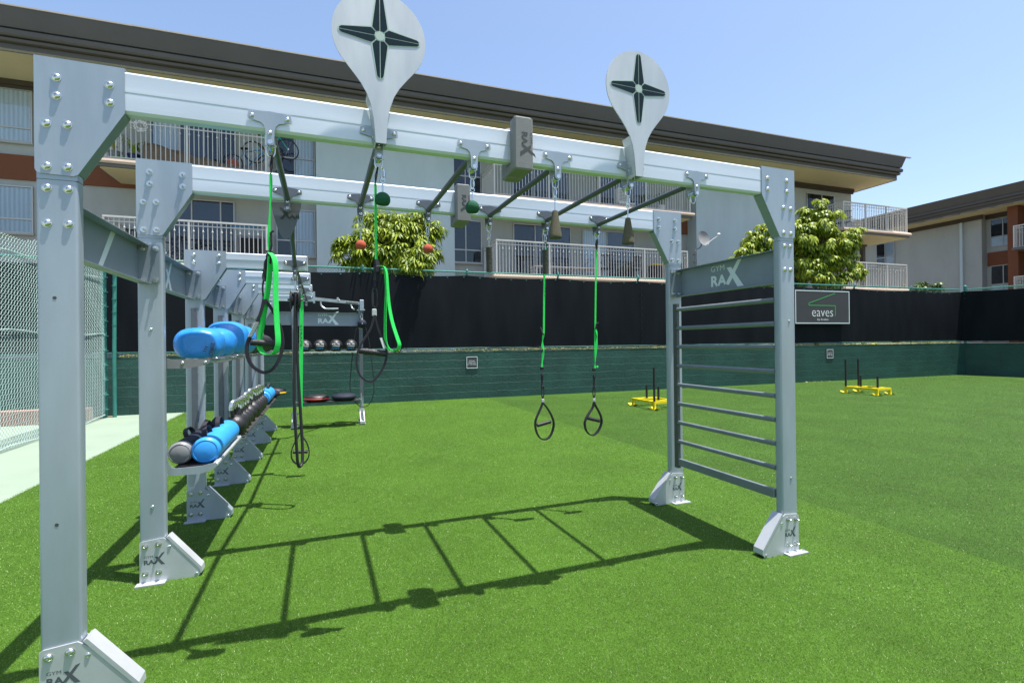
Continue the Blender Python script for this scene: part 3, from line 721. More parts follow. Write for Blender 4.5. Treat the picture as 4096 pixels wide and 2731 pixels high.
def side_window(par, t0, t1, z0, z1, x, cols, split, blinds):
    fr = MB(); th = .04
    def bx(a, b3, c_, d_): fr.box(x-.05, x-.008, a, b3, c_, d_)
    bx(t0, t0+th, z0, z1); bx(t1-th, t1, z0, z1); bx(t0+th, t1-th, z0, z0+th); bx(t0+th, t1-th, z1-th, z1)
    zs = z0+(z1-z0)*split; fr.box(x-.047, x-.011, t0+th, t1-th, zs-.02, zs+.02)
    xm = t0+(t1-t0)*cols; fr.box(x-.048, x-.010, xm-.02, xm+.02, z0+th, z1-th)
    f = fr.build('window', M['alu'], par)
    MB().box(x-.0065, x-.003, t0+.01, t1-.01, z0+.01, z1-.01).build('dark_interior', M['dark_room'], f)
    MB().box(x-.014, x-.009, t0+.04, t0+(t1-t0)*(cols if blinds == 1 else 1)-.04, z0+.04, z1-.04 if blinds == 1 else zs-.03).build('blind', M['blind'], f)
    MB().box(x-.026, x-.022, t0+.02, t1-.02, z0+.02, z1-.02).build('pane', M['glass'], f)
side_window(b2, 16.72, 17.78, 6.55, 8.15, XB+.448, .45, .36, 0)
side_window(b2, 16.72, 17.78, 3.95, 5.48, XB+.448, .45, .30, 0)
side_window(b2, 22.7, 23.9, 6.55-.35, 7.85, XB-.001, .5, .40, 1)
MB().box(XB+.38, XB+.447, 16.45, 17.9, 5.48, 6.25).build('spandrel', M['terra'], b2)
MB().box(34.55, XB+.447, 16.0, 16.44, .9, 8.45).build('pier', M['terra'], b2, label='terracotta pier')
MB().box(XB+.40, XB+.446, 8, 15.99, .9, 8.19).build('pier', M['terra'], b2)
for z in (6.10, 3.42):
    sb = MB().box(33.9, XB+.38, 8, 15.97, z-.12, z).build('balcony', M['slab_dark'], b2)
    r_ = MB(); railing(r_, (33.98, 15.9), (33.98, 8), z, posts_=5); railing(r_, (34.1, 15.9), (XB+.3, 15.9), z); r_.build('railing', M['rail'], sb)

# ================================================================ TREES
def tube_to(mb, a, b3, r0, r1, bend=.1, rs=rnd):
    a, b3 = Vector(a), Vector(b3); n = 5; pts = []; rr2 = []
    off = Vector((rs.uniform(-1, 1), rs.uniform(-1, 1), rs.uniform(-.3, .3)))*bend*(b3-a).length
    for i in range(n+1):
        f = i/n; pts.append(a.lerp(b3, f)+off*math.sin(f*math.pi)); rr2.append(r0+(r1-r0)*f)
    mb.tube(pts, rr2, 6)
def umbrella_tree(name, label, base, clumps, nros, leaf_len, m, seed, droop=1.0, nl=(7, 9), wid=.22, group=None, cat='tree', lean=.6):
    rs = random.Random(seed); base = Vector(base)
    root = thing(name, label, cat, base, 0, group)
    tk = MB(); cl = MB(); cen = sum((Vector(c[0]) for c in clumps), Vector())/len(clumps)
    fork = base.lerp(cen, .45); 
    for k in range(3): tube_to(tk, base+Vector((rs.uniform(-.12, .12), rs.uniform(-.1, .1), 0)), fork+Vector((rs.uniform(-.3, .3), rs.uniform(-.2, .2), 0)), .055, .035, .08, rs)
    tot = sum(c[1][0]*c[1][1]*c[1][2] for c in clumps)**1.0
    for (c_, rd) in clumps:
        c_ = Vector(c_); tube_to(tk, fork, c_, .035, .014, .12, rs)
        n = max(8, int(nros*(rd[0]*rd[1]*rd[2])**.67/sum((q[1][0]*q[1][1]*q[1][2])**.67 for q in clumps)))
        subs = []
        for _ in range(max(4, n//10)):
            while True:
                d = Vector((rs.gauss(0, 1), rs.gauss(0, 1), rs.gauss(0, 1)))
                if d.length > .1: d.normalize(); break
            q = rs.uniform(.2, 1.0)**.6*1.08; sp_ = c_+Vector((d.x*rd[0], d.y*rd[1], d.z*rd[2]))*q
            subs.append((sp_, d, rs.uniform(.12, .30))); tube_to(tk, c_, sp_, .011, .004, .12, rs)
        for _ in range(n):
            sp_, d, sr_ = rs.choice(subs)
            e_ = Vector((rs.gauss(0, 1), rs.gauss(0, 1), rs.gauss(0, .8))).normalized()
            p = sp_+e_*sr_*rs.uniform(.2, 1); d = (d*.6+e_*.8).normalized()
            ax = (d*lean+Vector((0, 0, 1))+Vector((rs.uniform(-.6, .6), rs.uniform(-.6, .6), rs.uniform(-.4, .2)))).normalized()
            a = ax.orthogonal().normalized(); b4 = ax.cross(a); k = rs.randint(*nl); ph = rs.uniform(0, 6.28)
            for j in range(k):
                th = ph+2*math.pi*j/k+rs.uniform(-.15, .15); dr = a*math.cos(th)+b4*math.sin(th); L = leaf_len*rs.uniform(.75, 1.15)
                sd = dr.cross(ax).normalized()*L*wid*.5; dd = droop*rs.uniform(.6, 1.2)
                p0 = p+dr*.02; p1 = p0+dr*L*.35+ax*L*.02; p2 = p0+dr*L*.72-Vector((0, 0, 1))*L*.28*dd; p3 = p0+dr*L*.9-Vector((0, 0, 1))*L*.66*dd
                cl.add([p0, p1-sd, p1+sd, p2-sd*.95, p2+sd*.95, p3], [(0, 1, 2), (1, 3, 4, 2), (3, 5, 4)])
    tk.build('trunk', M['bark'], root, smooth=60); cl.build('crown', m, root)
    return root
def CW(s, t, z): return W2(s, t, z, AF)
cM = [(CW(1.55, 12.9, 4.0), (1.0, .5, .65)), (CW(.75, 12.8, 3.6), (.65, .4, .42)), (CW(2.2, 12.8, 3.6), (.5, .4, .45)), (CW(1.1, 13.0, 4.4), (.5, .4, .40)), (CW(2.15, 13.0, 4.4), (.5, .4, .40)), (CW(.25, 12.75, 3.85), (.3, .25, .14)), (CW(1.45, 12.45, 3.32), (1.15, .22, .18)), (CW(1.6, 12.8, 3.6), (1.2, .4, .4))]
umbrella_tree('shrub', 'bushy green shrub with long drooping leaves hanging over the middle of the black screen', CW(1.5, 13.2, 1.1), cM, 1500, .19, M['leaf'], 11, .85, (8, 10), .22)
cR = [(CW(16.9, 13.4, 4.9), (1.15, .7, .95)), (CW(16.6, 13.3, 5.75), (.6, .5, .5)), (CW(18.0, 13.4, 5.1), (.65, .5, .5)), (CW(17.8, 13.3, 4.3), (.7, .5, .35)), (CW(16.2, 13.3, 4.0), (.9, .5, .6)), (CW(15.7, 13.4, 5.1), (.6, .5, .5)), (CW(17.8, 12.95, 3.75), (.55, .3, .12)), (CW(16.6, 13.0, 3.5), (.9, .35, .3))]
umbrella_tree('umbrella_tree', 'tall round umbrella tree behind the banner sign, right of the ladder post', CW(16.8, 13.5, 1.1), cR, 1700, .175, M['leaf'], 5, 1.15, (8, 10), .36, 'umbrella trees behind the fence')
cR2 = [(CW(14.0, 13.4, 4.75), (.6, .5, .5)), (CW(13.2, 13.3, 4.15), (.8, .5, .4)), (CW(14.4, 13.4, 4.2), (.6, .5, .55)), (CW(12.75, 13.2, 3.9), (.4, .35, .25)), (CW(13.6, 13.1, 3.55), (.9, .35, .3))]
umbrella_tree('umbrella_tree', 'smaller umbrella tree seen above the ladder panel, left of the right post', CW(13.6, 13.5, 1.1), cR2, 800, .175, M['leaf'], 8, 1.15, (8, 10), .36, 'umbrella trees behind the fence')
cB = [(CW(28.0, 17, 4.0), (.8, .6, .75)), (CW(29.4, 17, 3.7), (.8, .6, .55)), (CW(30.3, 17, 3.3), (.9, .6, .3))]
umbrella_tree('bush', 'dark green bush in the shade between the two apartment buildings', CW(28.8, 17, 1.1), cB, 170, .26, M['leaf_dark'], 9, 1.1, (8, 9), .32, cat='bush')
cB = [(CW(24.6, 18.9, 3.7), (1.3, .5, .5))]
umbrella_tree('bush', 'light green bush behind the lower right balcony railing', CW(24.6, 18.9, 1.1), cB, 110, .26, M['leaf'], 19, 1.0, (8, 9), .30, cat='bush')

# ================================================================ SIGNS
def flat_sign(name, label, s0, s1, z0, z1, t=12.19, a=AW):
    r_ = thing(name, label, 'sign', W2((s0+s1)/2, t, z0, a), -a, org=((s0+s1)/2, t, z0)); return r_
sg = flat_sign('banner_sign', 'dark grey banner with a green roof line and the word eaves', 13.72, 16.14, 1.87, 3.0)
MB().box(13.72, 16.14, 12.158, 12.172, 1.87, 3.0).build('panel', M['signgrey'], sg)
mb = MB(); e = .035
mb.box(13.74, 16.12, 12.154, 12.1575, 2.945, 2.975).box(13.74, 16.12, 12.154, 12.1575, 1.90, 1.93).box(13.74, 13.77, 12.154, 12.1575, 1.932, 2.943).box(16.09, 16.12, 12.154, 12.1575, 1.932, 2.943)
mb.build('border', M['logo_light'], sg)
mb = MB()
def stroke(x0, z0, x1, z1, w2=.010):
    d_ = Vector((x1-x0, 0, z1-z0)).normalized(); n_ = Vector((-d_.z, 0, d_.x))*w2; a_, b3 = Vector((x0, 12.155, z0)), Vector((x1, 12.155, z1))
    mb.add([a_-n_, b3-n_, b3+n_, a_+n_], [(0, 1, 2, 3)])
stroke(15.48, 2.90, 14.32, 2.56); stroke(14.32, 2.57, 14.32, 2.48); stroke(14.32, 2.49, 15.48, 2.49); stroke(15.475, 2.49, 15.475, 2.15)
mb.build('roof_line', M['sign_green'], sg)
mb = MB(); put_text(mb, 'eaves', (14.45, 12.155, 2.13), (1, 0, 0), (0, 0, 1), .92, .20, -.012); put_text(mb, 'by Avalon', (14.68, 12.155, 1.985), (1, 0, 0), (0, 0, 1), .48, .085)
mb.build('lettering', M['white_print'], sg)
def pets(s, label):
    r_ = flat_sign('notice_sign', label, s, s+.30, .75, 1.06)
    MB().box(s, s+.30, 12.185, 12.198, .75, 1.06).build('panel', M['signgrey'], r_)
    m_ = MB().box(s+.008, s+.292, 12.181, 12.1845, 1.036, 1.052).box(s+.008, s+.292, 12.181, 12.1845, .758, .774).box(s+.008, s+.022, 12.181, 12.1845, .776, 1.034).box(s+.278, s+.292, 12.181, 12.1845, .776, 1.034)
    m_.build('border', M['logo_light'], r_)
    m_ = MB()
    for k, (tx, ww) in enumerate((('PETS NOT', .16), ('PERMITTED', .18), ('IN THIS AREA', .23))): put_text(m_, tx, (s+.15-ww/2, 12.182, .935-.045*k), (1, 0, 0), (0, 0, 1), ww, .026, .01)
    m_.build('lettering', M['white_print'], r_); return r_
pets(2.95, 'small grey PETS NOT PERMITTED sign on the green wall behind the straps')
pets(15.10, 'small grey PETS NOT PERMITTED sign on the green wall below the banner')

# ================================================================ BALCONY ITEMS
dt = thing('satellite_dish', 'grey satellite dish on a bent pole at the right end of the middle balcony', 'satellite dish', CW(13.45, 16.1, ZL+.6), -AF, org=(13.45, 16.1, ZL+.6))
dish = MB(); dirv = Vector((.10, -1, .2)).normalized(); cdd = Vector((13.78, 16.0, 5.40))
dish.lathe([(.001, .0), (.12, .008), (.22, .03), (.30, .06), (.305, .062), (.30, .052), (.20, .015), (.001, -.012)], cdd, dirv, 24); dish.build('reflector', M['dish'], dt, smooth=50)
MB().tube(smoothp([(13.45, 16.08, 4.15), (13.45, 16.08, 4.75), (13.5, 16.08, 4.95), (13.72, 16.05, 5.1), (13.76, 16.04, 5.38)], 4), .022).box(13.40, 13.50, 16.03, 16.15, 4.45, 4.5).box(13.40, 13.5, 16.03, 16.15, 4.75, 4.8).build('pole', M['dish'], dt, smooth=50)
MB().tube([cdd+Vector((.02, -.05, -.27)), cdd+dirv*.30+Vector((.55, 0, .10))], .012).build('arm', M['white_plastic'], dt)
MB().lathe([(.03, 0), (.045, .04), (.045, .09), (.03, .11)], cdd+dirv*.30+Vector((.56, 0, .10)), Vector((-.8, .4, 0)), 10).build('receiver', M['white_plastic'], dt, smooth=50)

def bicycle(label, loc, ang, tilt, mats, disc=False):
    r_ = thing('bicycle', label, 'bicycle', loc, ang, org=(0, 0, 0)); r_.rotation_euler = (0, tilt, ang)
    for x in (-.5, .5):
        wb = MB(); wb.tube([(x+.31*math.cos(a), 0, .33+.31*math.sin(a)) for a in [2*math.pi*i/28 for i in range(28)]], .019, 7, closed=True)
        wo_ = wb.build('wheel', M['black'], r_, smooth=60)
        sp_ = MB()
        for i in range(14): a = 2*math.pi*i/14; sp_.tube([(x, 0, .33), (x+.30*math.cos(a), 0, .33+.30*math.sin(a))], .002, 3)
        sp_.lathe([(.02, -.04), (.02, .04)], (x, 0, .33), (0, 1, 0), 8)
        sp_.build('spokes', M['chrome'], wo_)
        if disc and x < 0: MB().lathe([(.19, -.012), (.19, .012)], (x, 0, .33), (0, 1, 0), 22).build('wheel_cover', M['bike_red'], wo_)
    f_ = MB(); bb = (0-.05, 0, .30); st = (-.18+.05, 0, .78); hd = (.33, 0, .80); ra = (-.5, 0, .33); fa = (.5, 0, .33)
    f_.tube([bb, st], .016).tube([bb, (.35, 0, .72)], .02).tube([(-.12, 0, .72), hd], .018).tube([(-.12, 0, .72), ra], .01).tube([bb, ra], .011).tube([(.31, 0, .86), (.36, 0, .70), fa], .014)
    f_.build('frame', mats, r_, smooth=60)
    MB().tube([(.28, -.26, .92), (.30, -.1, .90), (.31, 0, .90), (.30, .1, .90), (.28, .26, .92)], .012).tube([(.31, 0, .9), (.31, 0, .84)], .014).build('handlebar', M['black'], r_, smooth=60)
    MB().box(-.26, -.02, -.06, .06, .80, .85, bev=.02).tube([(-.14, 0, .72), (-.14, 0, .81)], .012).build('saddle', M['black'], r_, smooth=60)
    return r_
bicycle('blue bicycle with a red wheel disc on the upper left balcony', CW(-2.3, 16.6, 6.42), -AF-.25, 0, M['bike_blue'], True)
bicycle('teal bicycle raised up against the wall beside the upper left balcony door', CW(-1.62, 16.75, 6.98), R(20), R(-18), M['bike_green'])
bicycle('dark bicycle behind the lower left balcony railing', CW(-4.0, 16.9, 3.74), R(8), 0, M['black'])
# brown cloth draped over the upper balcony furniture
mb = MB(); NX, NY = 60, 14; vs_ = []
for i in range(NX+1):
    for j in range(NY+1):
        a = i/NX; b5 = j/NY; s = -4.85+3.0*a; t = 16.15+.55*b5
        zt = 6.42+.60*(1-a)**1.2*math.sin(math.pi*(.15+.7*b5))+.05
        zt += .025*math.sin(a*34+b5*9)+.02*math.sin(a*13+b5*23)
        if j == 0: zt = 6.43
        vs_.append(CW(s, t, zt))
mb.add(vs_, [(i*(NY+1)+j, (i+1)*(NY+1)+j, (i+1)*(NY+1)+j+1, i*(NY+1)+j+1) for i in range(NX) for j in range(NY)])
tag(mb.build('tarp', M['brown_cloth'], smooth=80), 'crumpled brown cloth draped on the floor of the upper left balcony', 'tarp')
def potted(label, s, t, z, pm, lm, h, seed, n=26):
    r_ = thing('potted_plant', label, 'potted plant', CW(s, t, z)); P = Vector(CW(s, t, z))
    MB().lathe([(.11, 0), (.15, .24), (.165, .25), (.165, .28), (.14, .28), (.13, .25)], P, n=16).build('pot', pm, r_, smooth=40)
    rs = random.Random(seed); m_ = MB()
    for _ in range(n):
        a = rs.uniform(0, 6.28); L = h*rs.uniform(.5, 1); d_ = Vector((math.cos(a), math.sin(a), 0)); sd = Vector((-d_.y, d_.x, 0))*.025
        p0 = P+Vector((0, 0, .26)); p1 = p0+d_*L*.25+Vector((0, 0, L*.6)); p2 = p0+d_*L*.62+Vector((0, 0, L*.62*rs.uniform(.5, 1.1)))
        m_.add([p0-sd*.4, p0+sd*.4, p1+sd, p1-sd, p2], [(0, 1, 2, 3), (3, 2, 4)])
    m_.build('leaves', lm, r_); return r_
potted('lime green leafy plant in a dark blue pot on the upper left balcony', -5.15, 16.5, ZU+.02, M['pot_blue'], M['leaf_lime'], .62, 4)
potted('spiky dry plant in a grey pot at the left end of the upper left balcony', -5.55, 16.4, ZU+.02, M['greyvinyl'], M['litter'], .7, 6, 18)
potted('yellow green plant in a pale pot near the right end of the upper middle balcony', 12.2, 16.5, ZU+.02, M['white_plastic'], M['leaf'], .8, 12, 60)
potted('green potted plant beside the upper middle balcony door', 11.4, 16.6, ZU+.02, M['greyvinyl'], M['leaf_dark'], .8, 14, 40)
mb = MB(); mb.box(-5.6, -4.9, 16.12, 16.4, ZU+.02, ZU+.10, bev=.03)
gt = thing('plastic_tray', 'light green plastic tray on the floor of the upper left balcony', 'tray', CW(-5.25, 16.26, ZU+.02), -AF, org=(-5.25, 16.26, ZU+.02)); mb.build('tray', M['green_plastic'], gt)
# wreath of foil petals hanging from the railing
rs = random.Random(3); mb = MB()
for i in range(150):
    a = rs.uniform(0, 6.28); r0 = .12+rs.uniform(-.045, .045); p = Vector((-4.84+r0*math.cos(a), 16.0+rs.uniform(-.03, .02), 7.34+r0*math.sin(a)))
    u = Vector((rs.uniform(-1, 1), rs.uniform(-.6, .6), rs.uniform(-1, 1))).normalized()*.03; v = u.orthogonal().normalized()*.013
    mb.add([CW(*q) for q in (p-u, p+v, p+u, p-v)], [(0, 1, 2, 3)])
tag(mb.build('wreath', M['white_plastic']), 'white and silver petal wreath hanging on the upper left balcony railing', 'wreath')
def table(label, s0, s1, t0, t1, z, h, m):
    c_ = ((s0+s1)/2, (t0+t1)/2, z); r_ = thing('patio_table', label, 'table', CW(*c_), -AF, org=c_)
    MB().box(s0, s1, t0, t1, z+h-.04, z+h, bev=.01).build('tabletop', m, r_)
    for a in (s0+.08, s1-.08):
        for b5 in (t0+.07, t1-.07): MB().tube([(a, b5, z), (a, b5, z+h-.04)], .018).build('leg', m, r_)
    return r_
table('long low white table on the lower middle balcony', 6.75, 9.3, 16.35, 16.85, ZL+.02, .38, M['white_plastic'])
def chair(label, s, t, z, ang, m=None):
    m = m or M['black']; c_ = (0, 0, 0); r_ = thing('patio_chair', label, 'chair', CW(s, t, z), ang, 'patio chairs on the balconies', org=(0, 0, 0))
    MB().box(-.24, .24, -.24, .24, .41, .44, bev=.01).build('seat', m, r_)
    b7 = MB()
    for k in range(7): b7.box(-.22+k*.068, -.19+k*.068, .22, .235, .5, .90)
    b7.box(-.25, .25, .215, .24, .88, .93); b7.build('backrest', m, r_)
    for x in (-.22, .22):
        for y in (-.22, .23): MB().tube([(x, y, 0), (x, y, .42)], .013).build('leg', m, r_)
    MB().box(-.27, -.235, -.2, .22, .62, .645).box(.235, .27, -.2, .22, .62, .645).build('armrest', m, r_)
    return r_
chair('black patio chair left of the pair on the lower middle balcony', 9.85, 16.7, ZL+.02, R(160))
chair('black patio chair right of the pair on the lower middle balcony', 11.0, 16.7, ZL+.02, R(200))
chair('brown patio chair on the right upper balcony', 22.6, 16.8, ZU+.02, R(150), M['trim'])
chair('dark patio chair near the lower left balcony door', -5.2, 16.9, ZL+.02, R(190))
bc = thing('storage_bin', 'black and white storage bin at the right end of the lower middle balcony', 'storage bin', CW(12.1, 16.6, ZL+.02), -AF, org=(12.1, 16.6, ZL+.02))
MB().box(11.75, 12.15, 16.4, 16.8, ZL+.02, ZL+.62, bev=.02).build('body', M['black'], bc); MB().box(11.72, 12.18, 16.37, 16.83, ZL+.62, ZL+.68, bev=.015).build('lid', M['yellow_trim'], bc)
MB().lathe([(.17, 0), (.19, .6), (.2, .62)], (12.5, 16.6, ZL+.02), n=16).build('drum', M['white_plastic'], bc, smooth=40)
hb = thing('air_conditioner', 'white outdoor unit standing on the upper middle balcony behind the railing', 'air conditioner', CW(10.5, 16.6, ZU+.02), -AF, org=(10.5, 16.6, ZU+.02))
MB().box(10.25, 10.65, 16.5, 16.75, ZU+.30, ZU+.85, bev=.02).box(10.25, 11.0, 16.45, 16.8, ZU+.22, ZU+.30, bev=.02).build('casing', M['white_plastic'], hb)
m_ = MB()
for k in range(8): m_.box(10.29, 10.61, 16.492, 16.499, ZU+.36+k*.055, ZU+.385+k*.055)
m_.build('grille', M['greyvinyl'], hb)
lb = thing('blue_banner', 'blue sign strip tied to the lower left balcony top rail', 'banner', CW(-2.2, 16.0, 4.9), -AF, org=(-2.2, 16.0, 4.9))
MB().box(-2.72, -1.95, 16.09, 16.098, 4.79, 4.845).build('strip', M['bike_blue'], lb)
cb_ = thing('cabinet', 'grey wall cabinet on the lower left balcony', 'cabinet', CW(-2.3, 17.2, 4.0), -AF, org=(-2.3, 17.2, 4.0))
MB().box(-2.75, -2.0, 17.1, 17.45, 4.1, 4.75, bev=.01).build('case', M['greyvinyl'], cb_); MB().box(-2.68, -2.07, 17.09, 17.099, 4.17, 4.68).build('door', M['dark_room'], cb_)

# ================================================================ TRAINING RIG
X0, X1, ZT, ZS = -1.011, 2.927, 2.511, 2.165
PW, PD = .130, .056
PT = .005                                    # plate thickness
rig = thing('training_rig', 'large silver outdoor training rig of posts, beams, rungs and shelves standing on the turf', 'training rig', (0, 3.0, 0))
def rrect(x0, x1, y0, y1, r=.012, n=3):
    out = []
    for (cx_, cy_, a0) in ((x1-r, y1-r, 0), (x0+r, y1-r, 90), (x0+r, y0+r, 180), (x1-r, y0+r, 270)):
        for k in range(n+1): a = R(a0+90*k/n); out.append((cx_+r*math.cos(a), cy_+r*math.sin(a)))
    return out
# shared bolt meshes (head pointing -Y)
def bolt_mesh(kind):
    mb = MB()
    if kind == 'button':
        mb.lathe([(.0165, 0), (.0165, .002), (.0145, .0025), (.0125, .0065), (.0085, .0095), (.0045, .0098), (.0045, .005), (.001, .005)], (0, 0, 0), (0, -1, 0), 14)
    elif kind == 'nut':
        mb.lathe([(.0165, 0), (.0165, .002)], (0, 0, 0), (0, -1, 0), 14).lathe([(.0115, .002), (.0115, .011)], (0, 0, 0), (0, -1, 0), 6).lathe([(.0055, .011), (.0055, .024), (.004, .026)], (0, 0, 0), (0, -1, 0), 8)
    else:
        mb.lathe([(.0095, 0), (.0095, .0015), (.0075, .004), (.003, .0055)], (0, 0, 0), (0, -1, 0), 10)
    o = mb.build('bolt', M['bolt'], None, smooth=35); me = o.data; bpy.data.objects.remove(o); return me
BB, BN, BS = bolt_mesh('button'), bolt_mesh('nut'), bolt_mesh('small')
def bolts(par, pts, y, me, rotz=0.0):
    for x, z in pts: inst(me, par, (x, y, z), (0, 0, rotz), 'bolt')
def mir(pts, cx_, on):  # mirror x about cx
    return [(2*cx_-x, z) for x, z in pts] if on else pts

def corner_plate(k, right, zt, full):
    """sandwich plates joining post and beam; k frame index"""
    y = YK[k]
    if full: P = [(X0, zt-.447+.016), (X0+.005, zt-.447+.005), (X0+.016, zt-.447), (X0+.118, zt-.450), (X0+.131, zt-.444), (X0+.137, zt-.435), (X0+.285, zt-.18), (X0+.285, zt), (X0, zt)]
    else: P = [(X0, zt-.395+.016), (X0+.005, zt-.395+.005), (X0+.016, zt-.395), (X0+.128, zt-.397), (X0+.14, zt-.392), (X0+.147, zt-.382), (X0+.292, zt-.133), (X0+.292, zt), (X0, zt)]
    c_ = (X0+X1)/2; P = mir(P, c_, right)
    mb = MB(); mb.xz(P, y-PT, y-.0003).xz(P, y+PD+.0003, y+PD+PT)
    q = sorted(x for x, _ in P); mb.box(q[0], q[-1], y-.0002, y+PD+.0002, zt-.004, zt-.0002)
    o = mb.build('corner_plate', M['steel'], rig)
    # gusset web closing the diagonal
    g_ = [(X0+.133, zt-.44 if full else zt-.385), (X0+.285, zt-.182 if full else zt-.136)]
    g_ = g_+[(g_[1][0]-.004, g_[1][1]+.0), (g_[0][0]-.004, g_[0][1])]
    MB().xz(mir(g_, c_, right), y+.001, y+PD-.001).build('gusset', M['panel'], o)
    B = [(.068, .075), (.068, .145), (.235, .075), (.235, .145), (.036, .255), (.100, .252), (.036, .418), (.100, .416)] if full else [(.065, .04), (.065, .10), (.24, .04), (.24, .10)]
    Bp = mir([(X0+a, zt-b) for a, b in B], c_, right)
    me = BB if k != 1 else BN
    bolts(o, Bp, y-PT, me)
    return o
def base_bracket(k, right, vis_logo=True):
    y = YK[k]; c_ = (X0+X1)/2
    P = [(X0, 0.004), (X0+.296, 0.004), (X0+.308, .02), (X0+.308, .045), (X0+.155, .235), (X0+.145, .242), (X0+.128, .255), (X0+.118, .262), (X0+.012, .252), (X0, .245)]
    P = mir(P, c_, right)
    mb = MB(); mb.xz(P, y-.007, y-.001).xz(P, y+PD+.001, y+PD+.007)
    F_ = [(X0+.135, .262), (X0+.148, .270), (X0+.315, .060), (X0+.319, .030), (X0+.311, .020), (X0+.304, .050)]
    F_ = mir(F_, c_, right); mb.xz(F_, y-.0095, y+PD+.0095)
    for (yy0, yy1) in ((y-.055, y-.007), (y+PD+.007, y+PD+.05)):
        xs = [X0-.012, X0+.135] if not right else [X1-.135, X1+.03]
        mb.box(xs[0], xs[1], yy0, yy1, .005, .013)
    o = mb.build('base_bracket', M['white_metal'] if (k < 2) else M['steel'], rig)
    me = BB if k == 0 and not right else BN
    bolts(o, mir([(X0+.028, .222), (X0+.095, .228), (X0+.028, .062), (X0+.095, .062)], c_, right), y-.007, me)
    bolts(o, mir([(X0+.150, .205), (X0+.288, .022)], c_, right), y-.007, BS)
    lg = MB(); xx = X0+.022 if not right else X1-.122
    logo(lg, (xx, y-.0076, .115), (1, 0, 0), (0, 0, 1), .105 if not right else .095)
    lg.build('logo', M['logo_dark'], o)
    if right: 
        MB().lathe([(.011, .013), (.011, .024)], (X1+.018, y-.03, 0), n=6).build('bolt', M['bolt'], o)
    return o
def post(k, right, top, mat_='steel'):
    xa = X0 if not right else X1-PW; y = YK[k]
    mb = MB(); mb.xy(rrect(xa, xa+PW, y, y+PD, .011), .002, top)
    o = mb.build('post', M[mat_], rig, smooth=40)
    return o
def hole(par, pts, y):
    m_ = MB()
    for x, z in pts: m_.lathe([(.0065, 0), (.0065, .0012)], (x, y, z), (0, -1, 0), 10)
    m_.build('bolt_hole', M['engrave'], par)
# --- tall frames 1, 2
for k in (0, 1):
    y = YK[k]
    for right in (False, True):
        zt_ = ZT if k == 0 else ZT-.004
        o = post(k, right, zt_-.006)
        corner_plate(k, right, zt_, True); base_bracket(k, right)
        cxp = X0+.065 if not right else X1-.065
        if k == 0 and not right:
            bolts(o, [(X0+.034, zt_-.50), (X0+.100, zt_-.50), (X0+.034, zt_-.635), (X0+.100, zt_-.635)], y, BB); hole(o, [(X0+.055, 1.59), (X0+.055, .72)], y)
        elif k == 0:
            bolts(o, [(X1-.088, zt_-.50), (X1-.038, zt_-.50), (X1-.088, zt_-.655), (X1-.038, zt_-.655)], y, BB); bolts(o, [(X1-.055, 1.52), (X1-.055, .49)], y, BS)
        elif not right:
            bolts(o, [(X0+.065, 1.50), (X0+.065, .45)], y, BS)
        MB().box((X0 if not right else X1-PW)-.0006, (X0+PW if not right else X1)+.0006, y-.0006, y+PD+.0006, zt_-.468, zt_-.4665).build('seam', M['engrave'], o)
    # beam with the shallow channel along its face
    prof_ = [(y, ZT-.176+.01), (y+.008, ZT-.178), (y+PD-.008, ZT-.178), (y+PD, ZT-.168), (y+PD, ZT-.018), (y+PD-.01, ZT-.008), (y+.01, ZT-.008), (y, ZT-.018), (y, ZT-.076), (y-.0007, ZT-.083), (y-.0007, ZT-.092), (y+.0008, ZT-.094), (y, ZT-.102)]
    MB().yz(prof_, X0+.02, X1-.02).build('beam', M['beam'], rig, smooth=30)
# --- storage frames 3..7 (left row)
for k in range(2, 7):
    y = YK[k]; o = post(k, False, ZS-.006); corner_plate(k, False, ZS, False); base_bracket(k, False)
    m_ = MB().box(X0+.045, X0+.085, y-.022, y-.0005, .46, 1.70)
    sl2 = m_.build('slotted_upright', M['bracket'], o)
    m_ = MB()
    for q in range(14): m_.box(X0+.0855, X0+.0865, y-.014, y-.006, .5+q*.085, .53+q*.085)
    m_.build('slot', M['steel'], o)
    if k < 6:
        pr_ = [(y, ZS-.128), (y+.006, ZS-.133), (y+PD-.006, ZS-.133), (y+PD, ZS-.125), (y+PD, ZS-.015), (y+PD-.008, ZS-.007), (y+.008, ZS-.007), (y, ZS-.015), (y, ZS-.053), (y-.0006, ZS-.059), (y-.0006, ZS-.066), (y, ZS-.068)]
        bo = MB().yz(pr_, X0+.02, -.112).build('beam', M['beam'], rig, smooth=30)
        MB().box(-.1115, -.105, y-.003, y+PD+.003, ZS-.137, ZS-.004).build('end_cap', M['white_metal'], bo)
